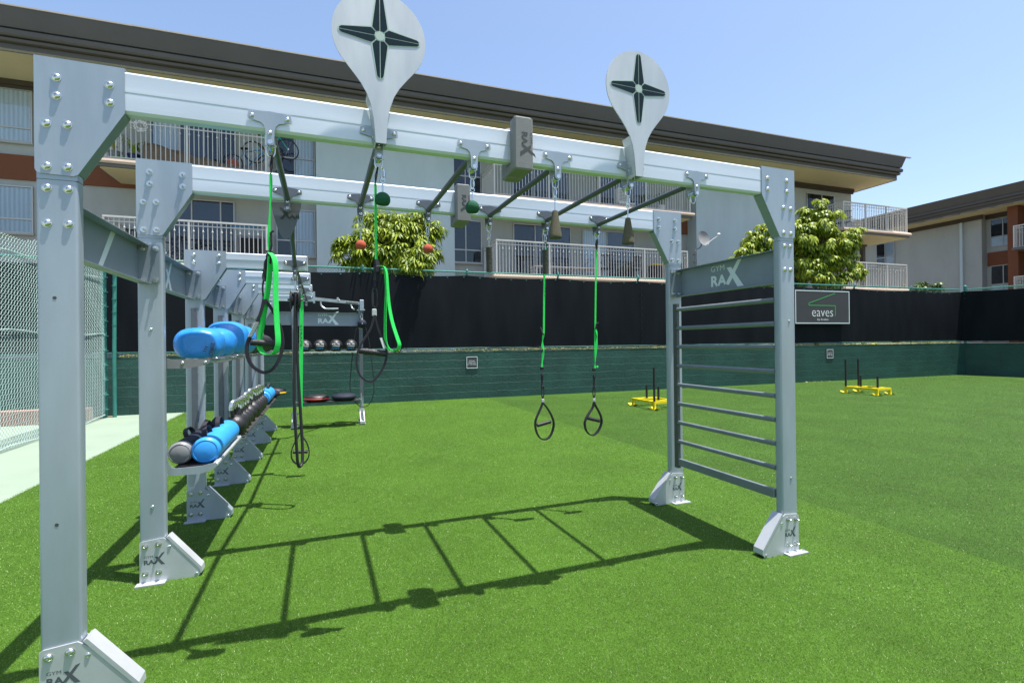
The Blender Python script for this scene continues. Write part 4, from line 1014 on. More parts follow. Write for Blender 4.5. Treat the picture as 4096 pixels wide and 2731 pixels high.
# --- channel panels between the posts of the left row
def chan_panel(ya, yb, x, z0, z1, sgn):
    """channel: web at x, flanges and end tabs folded towards sgn, across the post faces"""
    ym = (ya+yb)/2
    mb = MB(); mb.box(x-.002, x+.002, ya, yb, z0, z1); mb.box(x+sgn*.0021, x+sgn*.055, ya+.0055, yb-.0055, z1-.004, z1+.0005); mb.box(x+sgn*.0021, x+sgn*.055, ya+.0055, yb-.0055, z0-.0005, z0+.004)
    for yy in (ya, yb):
        s_ = 1 if yy == ya else -1
        pts_ = [(x+sgn*.0022, z0-.002), (x+sgn*.104, z0-.002), (x+sgn*.108, z0+.004), (x+sgn*.108, z1-.002), (x+sgn*.104, z1+.003), (x+sgn*.0022, z1+.003)]
        mb.xz(pts_, yy+s_*.0005, yy+s_*.005)
    o = mb.build('crossbar_panel', M['panel'], rig)
    for zz in (z1-.022, z0+.022):
        for xx in (x+sgn*.025, x+sgn*.088):
            inst(BN, o, (xx, yb-.005, zz), (0, 0, 0), 'bolt')
    lg = MB()
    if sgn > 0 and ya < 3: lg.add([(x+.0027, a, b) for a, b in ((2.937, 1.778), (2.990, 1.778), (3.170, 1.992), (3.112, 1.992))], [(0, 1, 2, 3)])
    elif sgn > 0: logo(lg, (x+.0027, ym-.195, z0+.03), (0, 1, 0), (0, 0, 1), .33)
    else: logo(lg, (x-.0027, ym+.165, z0+.045), (0, -1, 0), (0, 0, 1), .33)
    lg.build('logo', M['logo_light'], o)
    return o
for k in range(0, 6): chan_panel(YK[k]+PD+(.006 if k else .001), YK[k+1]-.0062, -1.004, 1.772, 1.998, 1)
chan_panel(YK[0]+PD+.001, YK[1]-.0012, 2.921, 1.778, 2.006, -1)
# --- climbing ladder between the right posts
lad = MB().box(2.786, 2.812, YK[1]-.105, YK[1]-.058, .33, 1.708)
lado = lad.build('ladder_rail', M['dark'], rig)
for z in (1.660, 1.503, 1.347, 1.187, 1.027, .869, .711, .553):
    MB().tube([(2.80, YK[0]+PD-.006, z), (2.80, YK[1]-.10, z)], .0165, 14).build('ladder_rung', M['rung'], rig, smooth=40)
MB().box(2.785, 2.815, YK[0]+PD+.002, YK[1]-.106, .352, .410, bev=.004).build('ladder_bottom_bar', M['rung'], rig)
# --- T shaped hanging brackets, pull-up bars
def tbracket(cx_, y, zp, m, side='front', bar=False, scale=1.0):
    half = [(.0, .133), (.045, .129), (.084, .122), (.087, .10), (.085, .093), (.062, .088), (.036, .082), (.024, .070), (.0185, .05), (.0165, .0), (.013, -.011), (.0, -.016)]
    P = half+[(-a, b) for a, b in half[-2:0:-1]]
    P = [(cx_+a*scale, zp+b*scale) for a, b in P]
    mb = MB(); mb.xz(P, y-.009, y-.0045).xz(P, y+PD+.0045, y+PD+.009)
    o = mb.build('hanging_bracket', m, rig, smooth=30)
    MB().tube([(cx_, y-.012, zp), (cx_, y+PD+.012, zp)], .0105, 12).tube([(cx_, y+.002, zp), (cx_, y+PD-.002, zp)], .019, 14).build('pin', M['bolt'], o, smooth=40)
    bolts(o, [(cx_-.07, zp+.108), (cx_+.07, zp+.108), (cx_, zp+.040)], y-.009, BS)
    return o
FX = [-.202, .261, .726, 1.193, 1.655, 2.121]; BX = [-.198, .256, .718, 1.180, 1.646, 2.106]
for x in FX: tbracket(x, YK[0], 2.285, M['steel'])
for x in BX: tbracket(x, YK[1], 2.281, M['bracket'])
for k in range(2, 6): tbracket(-.206, YK[k], 1.985, M['bracket'])
for a, b in zip(FX, BX): MB().tube([(a, YK[0]+PD+.009, 2.352), (b, YK[1]-.009, 2.346)], .0165, 14).build('pull_up_bar', M['dark'], rig, smooth=40)
MB().tube([(-.198, YK[1]+PD+.009, 2.342), (-.206, YK[2]-.009, 2.072)], .0165, 14).build('pull_up_bar', M['dark'], rig, smooth=40)
for k in range(2, 5): MB().tube([(-.206, YK[k]+PD+.009, 2.066), (-.206, YK[k+1]-.009, 2.066)], .0165, 14).build('pull_up_bar', M['dark'], rig, smooth=40)
# hanging shackles (things of the rig: a U bow on each pin)
def shackle(x, y, zp, rot=0.0, h=.048, w_=.016):
    pts = smoothp([(-w_, 0, 0), (-w_*1.05, 0, -h*.55), (-w_*.7, 0, -h*.92), (0, 0, -h*1.03), (w_*.7, 0, -h*.92), (w_*1.05, 0, -h*.55), (w_, 0, 0)], 4)
    c_, s_ = math.cos(rot), math.sin(rot)
    mb = MB().tube([(x+p.x*c_, y+p.x*s_, zp+p.z) for p in pts], .0032, 8).tube([(x-w_*1.5*c_, y-w_*1.5*s_, zp), (x+w_*1.5*c_, y+w_*1.5*s_, zp)], .005, 8)
    return mb.build('shackle', M['bolt'], rig, smooth=50)
for x in FX: shackle(x, YK[0]+.028, 2.281)
for x in BX[1:]: shackle(x, YK[1]+.028, 2.277)
shackle(-.206, YK[2]+.028, 1.981); shackle(-.206, YK[3]+.028, 1.981)
# --- dead weights: cast blocks clamped round the beams
def block(xa, xb, y, z0, z1):
    mb = MB().box(xa, xb, y-.072, y-.001, z0, z1, bev=.007).box(xa+.002, xb-.002, y+PD+.001, y+PD+.075, z0-.006, z1-.01, bev=.007).box(xa+.004, xb-.004, y-.03, y+PD+.03, z0+.002, z0+.046)
    o = mb.build('weight_block', M['block'], rig)
    lg = MB(); xm = (xa+xb)/2; logo(lg, (xm-.013, y-.0728, (z0+z1)/2+.055), (0, 0, -1), (1, 0, 0), .125)
    lg.build('logo', M['engrave'], o); return o
block(.920, 1.022, YK[0], 2.278, 2.547); block(.908, 1.010, YK[1], 2.270, 2.536)
# --- round boxing target discs on top of the front beam
def target(cx_, cz):
    y = YK[0]-.078; r_ = .208; P = []
    for a in range(-40, 221, 8): P.append((cx_+r_*math.cos(R(a)), cz+r_*math.sin(R(a))))
    neck = [(-.112, -.190), (-.085, -.225), (-.060, -.268), (-.042, -.318), (-.032, -.375), (-.0265, -.44), (-.0235, -.486)]
    P += [(cx_+a, cz+b) for a, b in neck]+[(cx_-a, cz+b) for a, b in neck[::-1]]
    mb = MB(); mb.xz(P, y-.003, y+.003)
    for sx in (-1, 1):   # folded stiffening flanges of the neck
        q = [(-.060, -.268), (-.042, -.318), (-.032, -.375), (-.0265, -.44), (-.0235, -.486)]
        for i in range(len(q)-1):
            a, b = q[i], q[i+1]; xa, xb = cx_+sx*a[0], cx_+sx*b[0]
            d_ = .002*-sx; mb.add([(xa, y, cz+a[1]), (xb, y, cz+b[1]), (xb, y+.075, cz+b[1]), (xa, y+.075, cz+a[1]), (xa-d_, y, cz+a[1]), (xb-d_, y, cz+b[1]), (xb-d_, y+.075, cz+b[1]), (xa-d_, y+.075, cz+a[1])],
                            [(0, 1, 2, 3), (7, 6, 5, 4), (0, 3, 7, 4), (1, 5, 6, 2), (3, 2, 6, 7), (0, 4, 5, 1)])
    o = mb.build('target_disc', M['disk'], rig)
    MB().box(cx_-.028, cx_-.024, y+.03, YK[0]-.001, 2.335, 2.52).box(cx_-.034, cx_+.034, YK[0]-.0044, YK[0]-.0006, 2.34, 2.515).build('mount', M['steel'], o)
    m_ = MB()
    for z in (2.49, 2.45, 2.40, 2.36): m_.lathe([(.006, 0), (.006, .004), (.003, .006)], (cx_-.028, y+.055, z), (-1, 0, 0), 8)
    m_.build('bolt', M['bolt'], o)
    ed, sf = MB(), MB()
    for ang, L in ((0, .183), (180, .183), (90, .196), (270, .196)):
        ca, sa_ = math.cos(R(ang)), math.sin(R(ang))
        def T(a, b): return (cx_+a*ca-b*sa_, cz+a*sa_+b*ca)
        k = .037
        outer = [(0, 0), (k+.003, -k-.003), (L-.014, -.0175), (L-.004, -.013), (L, -.006), (L, .006), (L-.004, .013), (L-.014, .0175), (k+.003, k+.003)]
        ed.prism([T(a, b) for a, b in outer], (0, y-.0036-.0001*(ang//90), 0), (1, 0, 0), (0, 0, 1), (0, -.0004, 0))
        for s_ in (-1, 1):
            h_ = [(.024, s_*.0018), (L-.006, s_*.0018), (L-.006, s_*.006), (L-.012, s_*.0120), (L-.018, s_*.0145), (k+.002, s_*(k-.0035)), (.021, s_*.0175)]
            sf.prism([T(a, b) for a, b in h_], (0, y-.0046, 0), (1, 0, 0), (0, 0, 1), (0, -.0006, 0))
    ed.build('star_outline', M['star_edge'], o); sf.build('star', M['star'], o)
    MB().lathe([(.0205, 0), (.0205, .0007)], (cx_, y-.0046, cz), (0, -1, 0), 20, sx=1, sy=1.0).build('star_centre', M['star_edge'], o)
target(.262, 2.800); target(1.660, 2.800)
# hanging shield plate behind the second beam (lettering seen from the back)
P = [(-.302, 2.335), (-.118, 2.348), (-.120, 2.318), (-.150, 2.205), (-.178, 2.135), (-.19, 2.108), (-.215, 2.100), (-.237, 2.108), (-.262, 2.16), (-.29, 2.26)]
o = MB().xz(P, YK[1]+PD+.03, YK[1]+PD+.036).build('shield_plate', M['bracket'], rig)
lg = MB(); logo(lg, (-.132, YK[1]+PD+.029, 2.235), (-1, 0, 0), (0, 0, 1), .12); lg.build('logo', M['engrave'], o)
# --- shelves of the left row
def tray_section(k0, k1):
    ya, yb = YK[k0]+PD+.004, YK[k1]-.003
    pass
SH = []
o = None
# upper ball rack: end plates and two rails
for k in range(1, 7):
    y = YK[k]+PD+.002 if k == 1 else YK[k]+.02
    P = [(X0+PW+.001, 1.262), (X0+.235, 1.262), (-.700, 1.275), (-.662, 1.288), (-.656, 1.298), (-.662, 1.312), (-.69, 1.317), (-.86, 1.318), (X0+PW+.001, 1.326)]
    pl = MB().xz(P, y, y+.005).build('shelf_bracket', M['block'], rig)
    bolts(pl, [(-.800, 1.295), (-.678, 1.297)], y, BS)
for x in (-.668, -.835): MB().tube([(x, YK[1]+.07, 1.302), (x, 8.2, 1.302)], .0095, 10).build('ball_rail', M['chrome'], rig, smooth=50)
# lower curved tray with ribbed floor
ya, yb = YK[1]+PD+.004, YK[2]-.02
P = [(X0+PW+.001, .612), (-.715, .606), (-.655, .622), (-.628, .640), (-.620, .655), (-.626, .668), (-.66, .664), (-.70, .655), (-.84, .652), (-.865, .662), (X0+PW+.001, .70)]
tr = MB().xz(P, ya, ya+.006).xz(P, yb-.006, yb).build('tray', M['steel'], rig)
fl = MB().box(-.868, -.645, ya+.006, yb-.006, .632, .640).build('tray_floor', M['rubber'], tr)
m_ = MB()
for i in range(44): 
    yy = ya+.02+i*(yb-ya-.04)/43; m_.box(-.865, -.65, yy-.004, yy+.004, .640, .646)
m_.build('tray_ribs', M['black'], tr)
MB().box(-.648, -.618, ya+.006, yb-.006, .640, .668, bev=.008).build('tray_lip', M['white_metal'], tr)
for k in range(2, 6):
    ya, yb = YK[k]+.004, YK[k+1]-.006
    P = [(X0+PW+.001, .618), (-.72, .612), (-.628, .632), (-.618, .643), (X0+PW+.001, .645)]
    sh = MB().xz(P, ya, ya+.006).box(-.876, -.618, ya+.006, yb, .636, .643).build('shelf', M['white_metal'], rig)
    MB().box(-.876, -.600, ya+.002, yb, .6435, .656, bev=.003).build('shelf_mat', M['rubber'], sh)

# --- rear storage frame at the end of the row, turned a quarter
YR = 9.20
for x in (-.44, .652):
    po = MB().xy(rrect(x-.028, x+.028, YR, YR+.12, .01), .002, 2.06).build('post', M['steel'], rig, smooth=40)
    P = [(YR-.18, .004), (YR+.13, .004), (YR+.13, .25), (YR, .25), (YR-.18, .05)]
    bb_ = MB().yz(P, x-.036, x-.029).yz(P, x+.029, x+.036).box(x-.042, x+.042, YR-.20, YR-.02, .02, .06).box(x-.042, x+.042, YR-.015, YR-.004, .05, .262).box(x-.06, x+.06, YR-.12, YR+.13, .005, .012)
    bo_ = bb_.build('base_bracket', M['white_metal'], rig)
    for z in (.06, .22):
        for yy in (YR+.03, YR+.10):
            for sg_ in (-1, 1): inst(BN, bo_, (x+sg_*.036, yy, z), (0, 0, sg_*math.pi/2), 'bolt')
    cp = MB().yz([(YR-.002, 1.72), (YR+.12, 1.68), (YR+.12, 2.07), (YR-.05, 2.07), (YR-.05, 1.95)], x-.034, x-.029).yz([(YR-.002, 1.72), (YR+.12, 1.68), (YR+.12, 2.07), (YR-.05, 2.07), (YR-.05, 1.95)], x+.029, x+.034).build('corner_plate', M['steel'], rig)
    MB().box(x-.0295, x+.0295, YR-.02, YR-.001, .48, 1.66).build('slotted_upright', M['bracket'], po)
m_ = MB().box(-.408, .622, YR+.046, YR+.050, 1.725, 1.945).box(-.404, .618, YR, YR+.05, 1.9455, 1.95).box(-.404, .618, YR, YR+.05, 1.72, 1.7245)
po = m_.build('crossbar_panel', M['panel'], rig); bolts(po, [(-.39, 1.925), (-.39, 1.745), (.60, 1.925), (.60, 1.745)], YR+.046, BS)
lg = MB(); logo(lg, (-.055, YR+.0452, 1.765), (1, 0, 0), (0, 0, 1), .34); lg.build('logo', M['logo_light'], po)
MB().box(-.872, -.478, YR+.046, YR+.050, 1.735, 1.955).box(-.868, -.48, YR+.0, YR+.046, 1.953, 1.957).build('crossbar_panel', M['steel'], rig)
for yy in (YR-.03, YR-.22): MB().tube([(-.41, yy, 1.268), (.63, yy, 1.268)], .0095, 8).build('ball_rail', M['chrome'], rig)
for x in (-.405, .616): MB().yz([(YR, 1.23), (YR-.22, 1.245), (YR-.24, 1.262), (YR-.23, 1.28), (YR, 1.29)], x-.003, x+.003).yz([(YR, .40), (YR-.26, .415), (YR-.29, .43), (YR-.29, .45), (YR, .45)], x-.003, x+.003).build('shelf_bracket', M['steel'], rig)
MB().box(-.40, .612, YR-.29, YR-.02, .430, .446, bev=.003).build('shelf_mat', M['rubber'], rig)
MB().box(.620, .628, YR-.30, YR-.285, .43, .56).build('shelf_stop', M['white_metal'], rig)
# adjustable arm linking the row to the rear post, with dip handles
am = MB(); A_, B_ = Vector((-.10, 7.93, 2.075)), Vector((.66, YR+.03, 2.115)); d_ = (B_-A_).normalized(); n_ = Vector((-d_.y, d_.x, 0)); w3 = .016
q = [A_-n_*w3, B_-n_*w3, B_+n_*w3, A_+n_*w3]
am.add([p+Vector((0, 0, -.024)) for p in q]+[p+Vector((0, 0, .024)) for p in q], [(0, 3, 2, 1), (4, 5, 6, 7), (0, 1, 5, 4), (1, 2, 6, 5), (2, 3, 7, 6), (3, 0, 4, 7)])
ao = am.build('swing_arm', M['steel'], rig)
mid = A_.lerp(B_, .12)
MB().tube(smoothp([mid+Vector((0, 0, -.03)), mid+Vector((.01, 0, -.09)), mid+Vector((.06, -.02, -.135)), mid+Vector((.13, -.04, -.142)), mid+Vector((.25, -.06, -.140))], 4), .0125, 10).build('dip_handle', M['chrome'], ao, smooth=50)
mid = A_.lerp(B_, .75)
MB().tube(smoothp([mid+Vector((0, 0, -.03)), mid+Vector((.02, -.02, -.09)), mid+Vector((.05, -.06, -.12))], 4), .0125, 10).tube([A_.lerp(B_, .62)+Vector((0, -.03, -.0)), A_.lerp(B_, .93)+Vector((0, -.04, .002))], .012, 8).build('dip_handle', M['chrome'], ao, smooth=50)
mid = A_.lerp(B_, .46); MB().lathe([(.018, 0), (.02, .02), (.012, .03)], mid+Vector((0, -.02, .03)), (0, -.3, 1), 10).lathe([(.008, -.03), (.008, .03)], mid+Vector((0, -.03, .02)), (1, 0, 0), 8).build('knob', M['bolt'], ao, smooth=50)
MB().box(.632, .70, YR-.06, YR+.0, 1.985, 2.175, bev=.004).tube([(.585, YR-.03, 2.0), (.72, YR-.03, 2.0)], .009, 8).lathe([(.02, 0), (.02, .015)], (.60, YR-.03, 1.985), n=10).tube([(.66, YR-.03, 1.985), (.66, YR-.03, 1.93)], .007).build('swivel_head', M['steel'], ao)
cp_ = MB().box(-.112, -.085, 7.90, 7.975, 2.01, 2.18).build('arm_clamp', M['steel'], ao)

# ================================================================ HANGING TRAINERS AND GRIPS
def carab(mb, c_, h, w_, r_=.004, rot=0.0, mi=0):
    c_ = Vector(c_); P = []
    for i in range(18):
        a = 2*math.pi*i/18; x = w_*.5*math.cos(a); z = h*.5*math.sin(a)*1.0
        z = math.copysign(min(abs(z)*1.25, h*.5), z); ca, sa_ = math.cos(rot), math.sin(rot)
        P.append(c_+Vector((x*ca, x*sa_, z)))
    mb.tube(P, r_, 6, mi, closed=True)
def screwlink(mb, c_, h=.055, w_=.017):
    carab(mb, c_, h, w_, .0036, .3); c_ = Vector(c_); mb.lathe([(.0065, -.012), (.0065, .012)], c_+Vector((w_*.48, .002, 0)), n=6)
def grip(name, label, cat, group, x, y, ztop, zc, kind, m):
    r_ = thing(name, label, cat, (x, y, zc), 0, group)
    mb = MB(); screwlink(mb, (x, y, ztop-.026)); ze = {'ball': zc+.036, 'cone': zc+.075, 'cyl': zc+.09}[kind]
    zring = ze+.030
    mb.tube([(x+.011*math.cos(a), y, ztop-.058+.011*math.sin(a)) for a in [2*math.pi*i/12 for i in range(12)]], .0034, 6, closed=True)
    mb.tube([(x, y, ztop-.070), (x, y, ze)], .0038, 8)
    mb.build('link', M['bolt'], r_, smooth=50)
    if kind == 'ball':
        prof_ = [(.001, -.0265)]+[(.036*math.sin(R(a)), -.036*math.cos(R(a))) for a in range(48, 180, 11)]+[(.001, .036)]
        MB().lathe(prof_, (x, y, zc), n=26).build('grip_ball', m, r_, smooth=50)
    elif kind == 'cone':
        prof_ = [(.001, -.075), (.034, -.074), (.0355, -.070), (.0352, -.066)]+[(.035-(i/24)*.0205+(.0005 if i % 2 else 0), -.062+i*.0055) for i in range(24)]+[(.0140, .0735), (.001, .0755)]
        MB().lathe(prof_, (x, y, zc), n=26).build('grip_cone', m, r_, smooth=50)
    else:
        mb = MB(); n = 28; rows = 26; vs_ = []
        for i in range(rows+1):
            h_ = -.092+.184*i/rows
            for k in range(n):
                a = 2*math.pi*k/n; rr2 = .0225+.0016*math.sin(3*a+i*1.15)*math.sin(i*1.0)
                vs_.append((x+rr2*math.cos(a), y+rr2*math.sin(a), zc+h_))
        mb.add(vs_, [(i*n+k, i*n+(k+1) % n, (i+1)*n+(k+1) % n, (i+1)*n+k) for i in range(rows) for k in range(n)]+[tuple(range(n-1, -1, -1)), tuple(rows*n+k for k in range(n))])
        mb.build('grip_cylinder', m, r_, smooth=40)
    return r_
yf, yb_ = YK[0]+.028, YK[1]+.028
grip('ball_grip', 'green ball grip hanging below the large disc beside the folded green strap', 'ball grip', 'green ball grips on the front beam', .279, yf, 2.235, 2.087, 'ball', M['green_ball'])
grip('ball_grip', 'green ball grip hanging alone left of the front grey block', 'ball grip', 'green ball grips on the front beam', .724, yf, 2.235, 2.087, 'ball', M['green_ball'])
grip('cone_grip', 'khaki cone grip right of the front grey block', 'cone grip', 'cone grips on the front beam', 1.190, yf, 2.235, 2.036, 'cone', M['cone'])
grip('cone_grip', 'khaki cone grip hanging under the smaller right disc', 'cone grip', 'cone grips on the front beam', 1.654, yf, 2.235, 2.033, 'cone', M['cone'])
grip('ball_grip', 'red ball grip at the left in front of the shrub, on the back beam', 'ball grip', 'red ball grips on the back beam', .256, yb_, 2.231, 2.074, 'ball', M['red_ball'])
grip('ball_grip', 'red ball grip at the right edge of the shrub, on the back beam', 'ball grip', 'red ball grips on the back beam', .718, yb_, 2.231, 2.074, 'ball', M['red_ball'])
grip('cylinder_grip', 'dark ribbed cylinder grip hanging alone on the back beam', 'cylinder grip', 'cylinder grips on the back beam', 1.180, yb_, 2.231, 2.020, 'cyl', M['cyl'])
grip('cylinder_grip', 'dark ribbed cylinder grip hanging beside a green strap on the back beam', 'cylinder grip', 'cylinder grips on the back beam', 1.630, yb_-.03, 2.231, 2.020, 'cyl', M['cyl'])

def P3(pts, y, dy=0): return [(p[0], y+(p[2] if len(p) > 2 else 0), p[1]) for p in pts]
def handle(par, y, apex, loop, g0, g1, gr=.0145, hw=(0, .013, 0), th=.0042):
    """black webbing loop with a rubber grip across"""
    L = [(apex[0], apex[1])]+loop+[(apex[0]+.001, apex[1])]
    MB().ribbon(smoothp(P3(L, y), 4), hw, th).build('handle_loop', M['webbing'], par, smooth=40)
    a, b = Vector((g0[0], y, g0[1])), Vector((g1[0], y, g1[1])); ax = (b-a).normalized(); ln = (b-a).length
    prof_ = [(gr*.9, 0)]+[(gr*(1.0+.05*math.sin(i*1.9)), ln*(i+.5)/16) for i in range(16)]+[(gr*.9, ln)]
    MB().lathe(prof_, a, ax, 16).build('grip', M['grip'], par, smooth=40)
# strap with the long folded green loop, front left
t = thing('suspension_strap', 'green suspension strap with long folded loop, leftmost on the front beam', 'suspension strap', (-.202, yf, 2.24), 0, 'green suspension straps')
y = yf
MB().ribbon(P3([(-.198, 2.238), (-.206, 2.19), (-.203, 2.155), (-.198, 2.19), (-.196, 2.238)], y), (0, .010, 0), .002).build('anchor_loop', M['webbing'], t)
MB().ribbon(smoothp(P3([(-.203, 2.158), (-.204, 2.08), (-.209, 1.97), (-.214, 1.86), (-.212, 1.80)], y), 4), [(.0030+.0015*math.sin(i*.7), .009, 0) for i in range(17)], .0015).build('strap', M['green_web'], t, smooth=40)
MB().ribbon(smoothp(P3([(-.212, 1.815), (-.207, 1.79), (-.219, 1.765), (-.222, 1.73), (-.228, 1.70), (-.222, 1.68)], y-.004), 3), (.013, .006, 0), .004).box(-.226, -.204, y-.014, y+.012, 1.755, 1.80, bev=.004).box(-.232, -.212, y-.013, y+.010, 1.70, 1.735, bev=.004).tube(P3([(-.194, 1.905), (-.205, 1.895), (-.203, 1.84), (-.209, 1.815)], y-.006), .005, 6).build('buckle', M['webbing'], t)
MB().ribbon(smoothp(P3([(-.209, 1.806, 0), (-.193, 1.785, -.006), (-.186, 1.74, -.012), (-.187, 1.62, -.016), (-.183, 1.50, -.018), (-.179, 1.41, -.02), (-.193, 1.367, -.012), (-.222, 1.360, 0), (-.246, 1.372, .01), (-.257, 1.41, .014), (-.243, 1.50, .01), (-.226, 1.60, .006), (-.213, 1.70, .002), (-.207, 1.79, 0)], y-.01), 5), [(.0100, .009, 0)]*66, .0013).build('folded_loop', M['green_web'], t, smooth=40)
mb = MB(); carab(mb, (-.229, y+.004, 1.645), .085, .026, .0042, .5); mb.build('carabiner', M['black'], t, smooth=50)
MB().ribbon(smoothp(P3([(-.232, 1.607), (-.245, 1.545), (-.265, 1.49)], y), 3), (.008, .006, 0), .002).build('tether', M['webbing'], t)
handle(t, y, (-.232, 1.60), [(-.255, 1.52), (-.283, 1.455), (-.302, 1.41), (-.304, 1.36), (-.288, 1.315), (-.262, 1.290), (-.235, 1.279), (-.205, 1.292), (-.18, 1.33), (-.164, 1.385), (-.163, 1.43), (-.175, 1.49), (-.20, 1.55)], (-.291, 1.414), (-.166, 1.403), .0145, (0, .014, 0), .0062)
MB().ribbon(P3([(-.262, 1.50), (-.291, 1.437)], y-.015), (.007, .003, 0), .002).build('tag_patch', M['tag_grey'], t)
# second strap on the front beam
t = thing('suspension_strap', 'green suspension strap whose loop hangs below the large disc', 'suspension strap', (.251, yf, 2.24), 0, 'green suspension straps')
MB().ribbon(P3([(.256, 2.238), (.246, 2.20), (.245, 2.15), (.253, 2.20), (.258, 2.238)], y), (0, .009, 0), .0025).build('anchor_loop', M['webbing'], t)
MB().ribbon(P3([(.246, 2.16), (.2455, 2.0), (.245, 1.79)], y), (.0055, .009, 0), .0014).build('strap', M['green_web'], t)
MB().ribbon(smoothp(P3([(.246, 1.80), (.250, 1.775), (.252, 1.755), (.246, 1.72), (.243, 1.70)], y), 3), (.010, .008, 0), .006).box(.236, .264, y-.014, y+.012, 1.735, 1.772, bev=.006).tube(P3([(.243, 1.73), (.240, 1.69), (.241, 1.665)], y), .005, 6).build('buckle', M['webbing'], t)
MB().ribbon(smoothp(P3([(.262, 1.768, 0), (.280, 1.765, -.006), (.291, 1.735, -.01), (.295, 1.66, -.012), (.301, 1.58, -.012), (.315, 1.50, -.014), (.336, 1.43, -.015), (.347, 1.392, -.012), (.336, 1.370, -.006), (.312, 1.367, 0), (.292, 1.385, .006), (.284, 1.43, .008), (.285, 1.55, .006), (.289, 1.66, .003), (.283, 1.755, 0)], y-.01), 5), [(.0035+.006*max(0, math.sin(i*.045)), .010, 0) for i in range(71)], .0013).build('folded_loop', M['green_web'], t, smooth=40)
mb = MB(); carab(mb, (.238, y+.002, 1.618), .088, .024, .0042, .2); mb.box(.2275, .2325, y-.004, y+.008, 1.585, 1.645); mb.build('carabiner', M['black'], t, smooth=50)
MB().box(.224, .2455, y-.006, y+.008, 1.532, 1.565, bev=.002).build('tag_patch', M['tag_grey'], t)
handle(t, y, (.235, 1.535), [(.218, 1.475), (.192, 1.43), (.165, 1.385), (.153, 1.34), (.152, 1.30), (.165, 1.255), (.192, 1.228), (.222, 1.224), (.25, 1.25), (.272, 1.285), (.288, 1.335), (.287, 1.385), (.268, 1.43), (.250, 1.475)], (.163, 1.370), (.285, 1.352))
MB().ribbon(P3([(.262, 1.428), (.278, 1.378)], y-.015), (.006, .003, 0), .002).build('tag_patch', M['tag_grey'], t)
# two straight straps on the back beam
def straight(label, y, pts, wob, loop, apex, g0, g1, tagz, text=None, tab=None):
    t = thing('suspension_strap', label, 'suspension strap', (pts[0][0], y, 2.2), 0, 'green suspension straps')
    x0, z0 = pts[0]
    MB().ribbon(P3([(x0+.006, 2.232), (x0-.006, 2.19), (x0, z0-.005), (x0+.006, 2.19), (x0+.008, 2.232)], y), (0, .009, 0), .0022).build('anchor_loop', M['black'], t)
    so_ = MB().ribbon(P3(pts, y), (.0088, .003, 0), .0012).build('strap', M['green_web'], t)
    if text:
        m_ = MB(); put_text(m_, 'STRAPS', (pts[0][0]-.0145, y-.0045, text), (-.035, 0, -1), (1, 0, -.035), .13, .0105, .01); m_.build('lettering', M['green_ink'], t)
    MB().ribbon(smoothp(P3(wob, y-.002), 4), [(.0085+.003*math.sin(i*.9), .004+.004*math.sin(i*.6), 0) for i in range(4*(len(wob)-1)+1)], .0013).build('loose_end', M['green_web'], t, smooth=40)
    if tab: MB().ribbon(smoothp(P3(tab, y-.006), 3), (.007, .004, 0), .003).build('tab', M['webbing'], t)
    wx, wz = wob[-1]
    MB().box(wx-.013, wx+.013, y-.012, y+.01, wz-.002, wz+.022, bev=.003).box(wx-.010, wx+.010, y-.010, y+.008, wz-.060, wz-.035, bev=.003).ribbon(P3([(wx+.0, wz-.03), (wx-.001, wz-.155)], y), (.0075, .003, 0), .0035).build('buckle', M['webbing'], t)
    mb = MB(); carab(mb, (apex[0]+.001, y, apex[1]+.088), .085, .022, .0042, .1); mb.build('carabiner', M['black'], t, smooth=50)
    MB().ribbon(P3([(apex[0]+.001, apex[1]+.055), (apex[0], apex[1]-.002)], y), (.007, .002, 0), .003).build('tether', M['webbing'], t)
    MB().box(apex[0]-.011, apex[0]+.0115, y-.007, y+.006, tagz-.013, tagz+.013, bev=.002).build('tag_patch', M['tag_grey'], t)
    handle(t, y, apex, loop, g0, g1)
    return t
straight('straight green strap with black handle, left of the pair on the back beam', yb_, [(1.649, 2.143), (1.632, 1.94), (1.622, 1.47)], [(1.622, 1.475), (1.611, 1.42), (1.609, 1.37), (1.620, 1.335), (1.612, 1.30), (1.604, 1.235), (1.603, 1.185)],
         [(1.588, .885), (1.562, .835), (1.545, .795), (1.541, .745), (1.556, .690), (1.585, .650), (1.620, .640), (1.655, .652), (1.683, .69), (1.698, .745), (1.693, .79), (1.668, .845), (1.635, .895)], (1.606, .925), (1.556, .754), (1.672, .776), .944, 1.885, [(1.590, 1.515), (1.598, 1.50), (1.606, 1.475), (1.618, 1.455)])
straight('straight green strap with black handle, right of the pair on the back beam', yb_, [(2.102, 2.150), (2.092, 1.90), (2.075, 1.235)], [(2.084, 1.51), (2.096, 1.45), (2.090, 1.38), (2.076, 1.23), (2.075, 1.19), (2.096, 1.185), (2.092, 1.20), (2.066, 1.160)],
         [(2.050, .865), (2.015, .820), (1.985, .775), (1.975, .73), (1.992, .675), (2.03, .642), (2.065, .645), (2.105, .68), (2.130, .735), (2.126, .785), (2.105, .83), (2.078, .875)], (2.062, .905), (1.992, .785), (2.112, .752), .925, None, [(2.108, 1.553), (2.094, 1.545), (2.086, 1.515), (2.08, 1.50)])
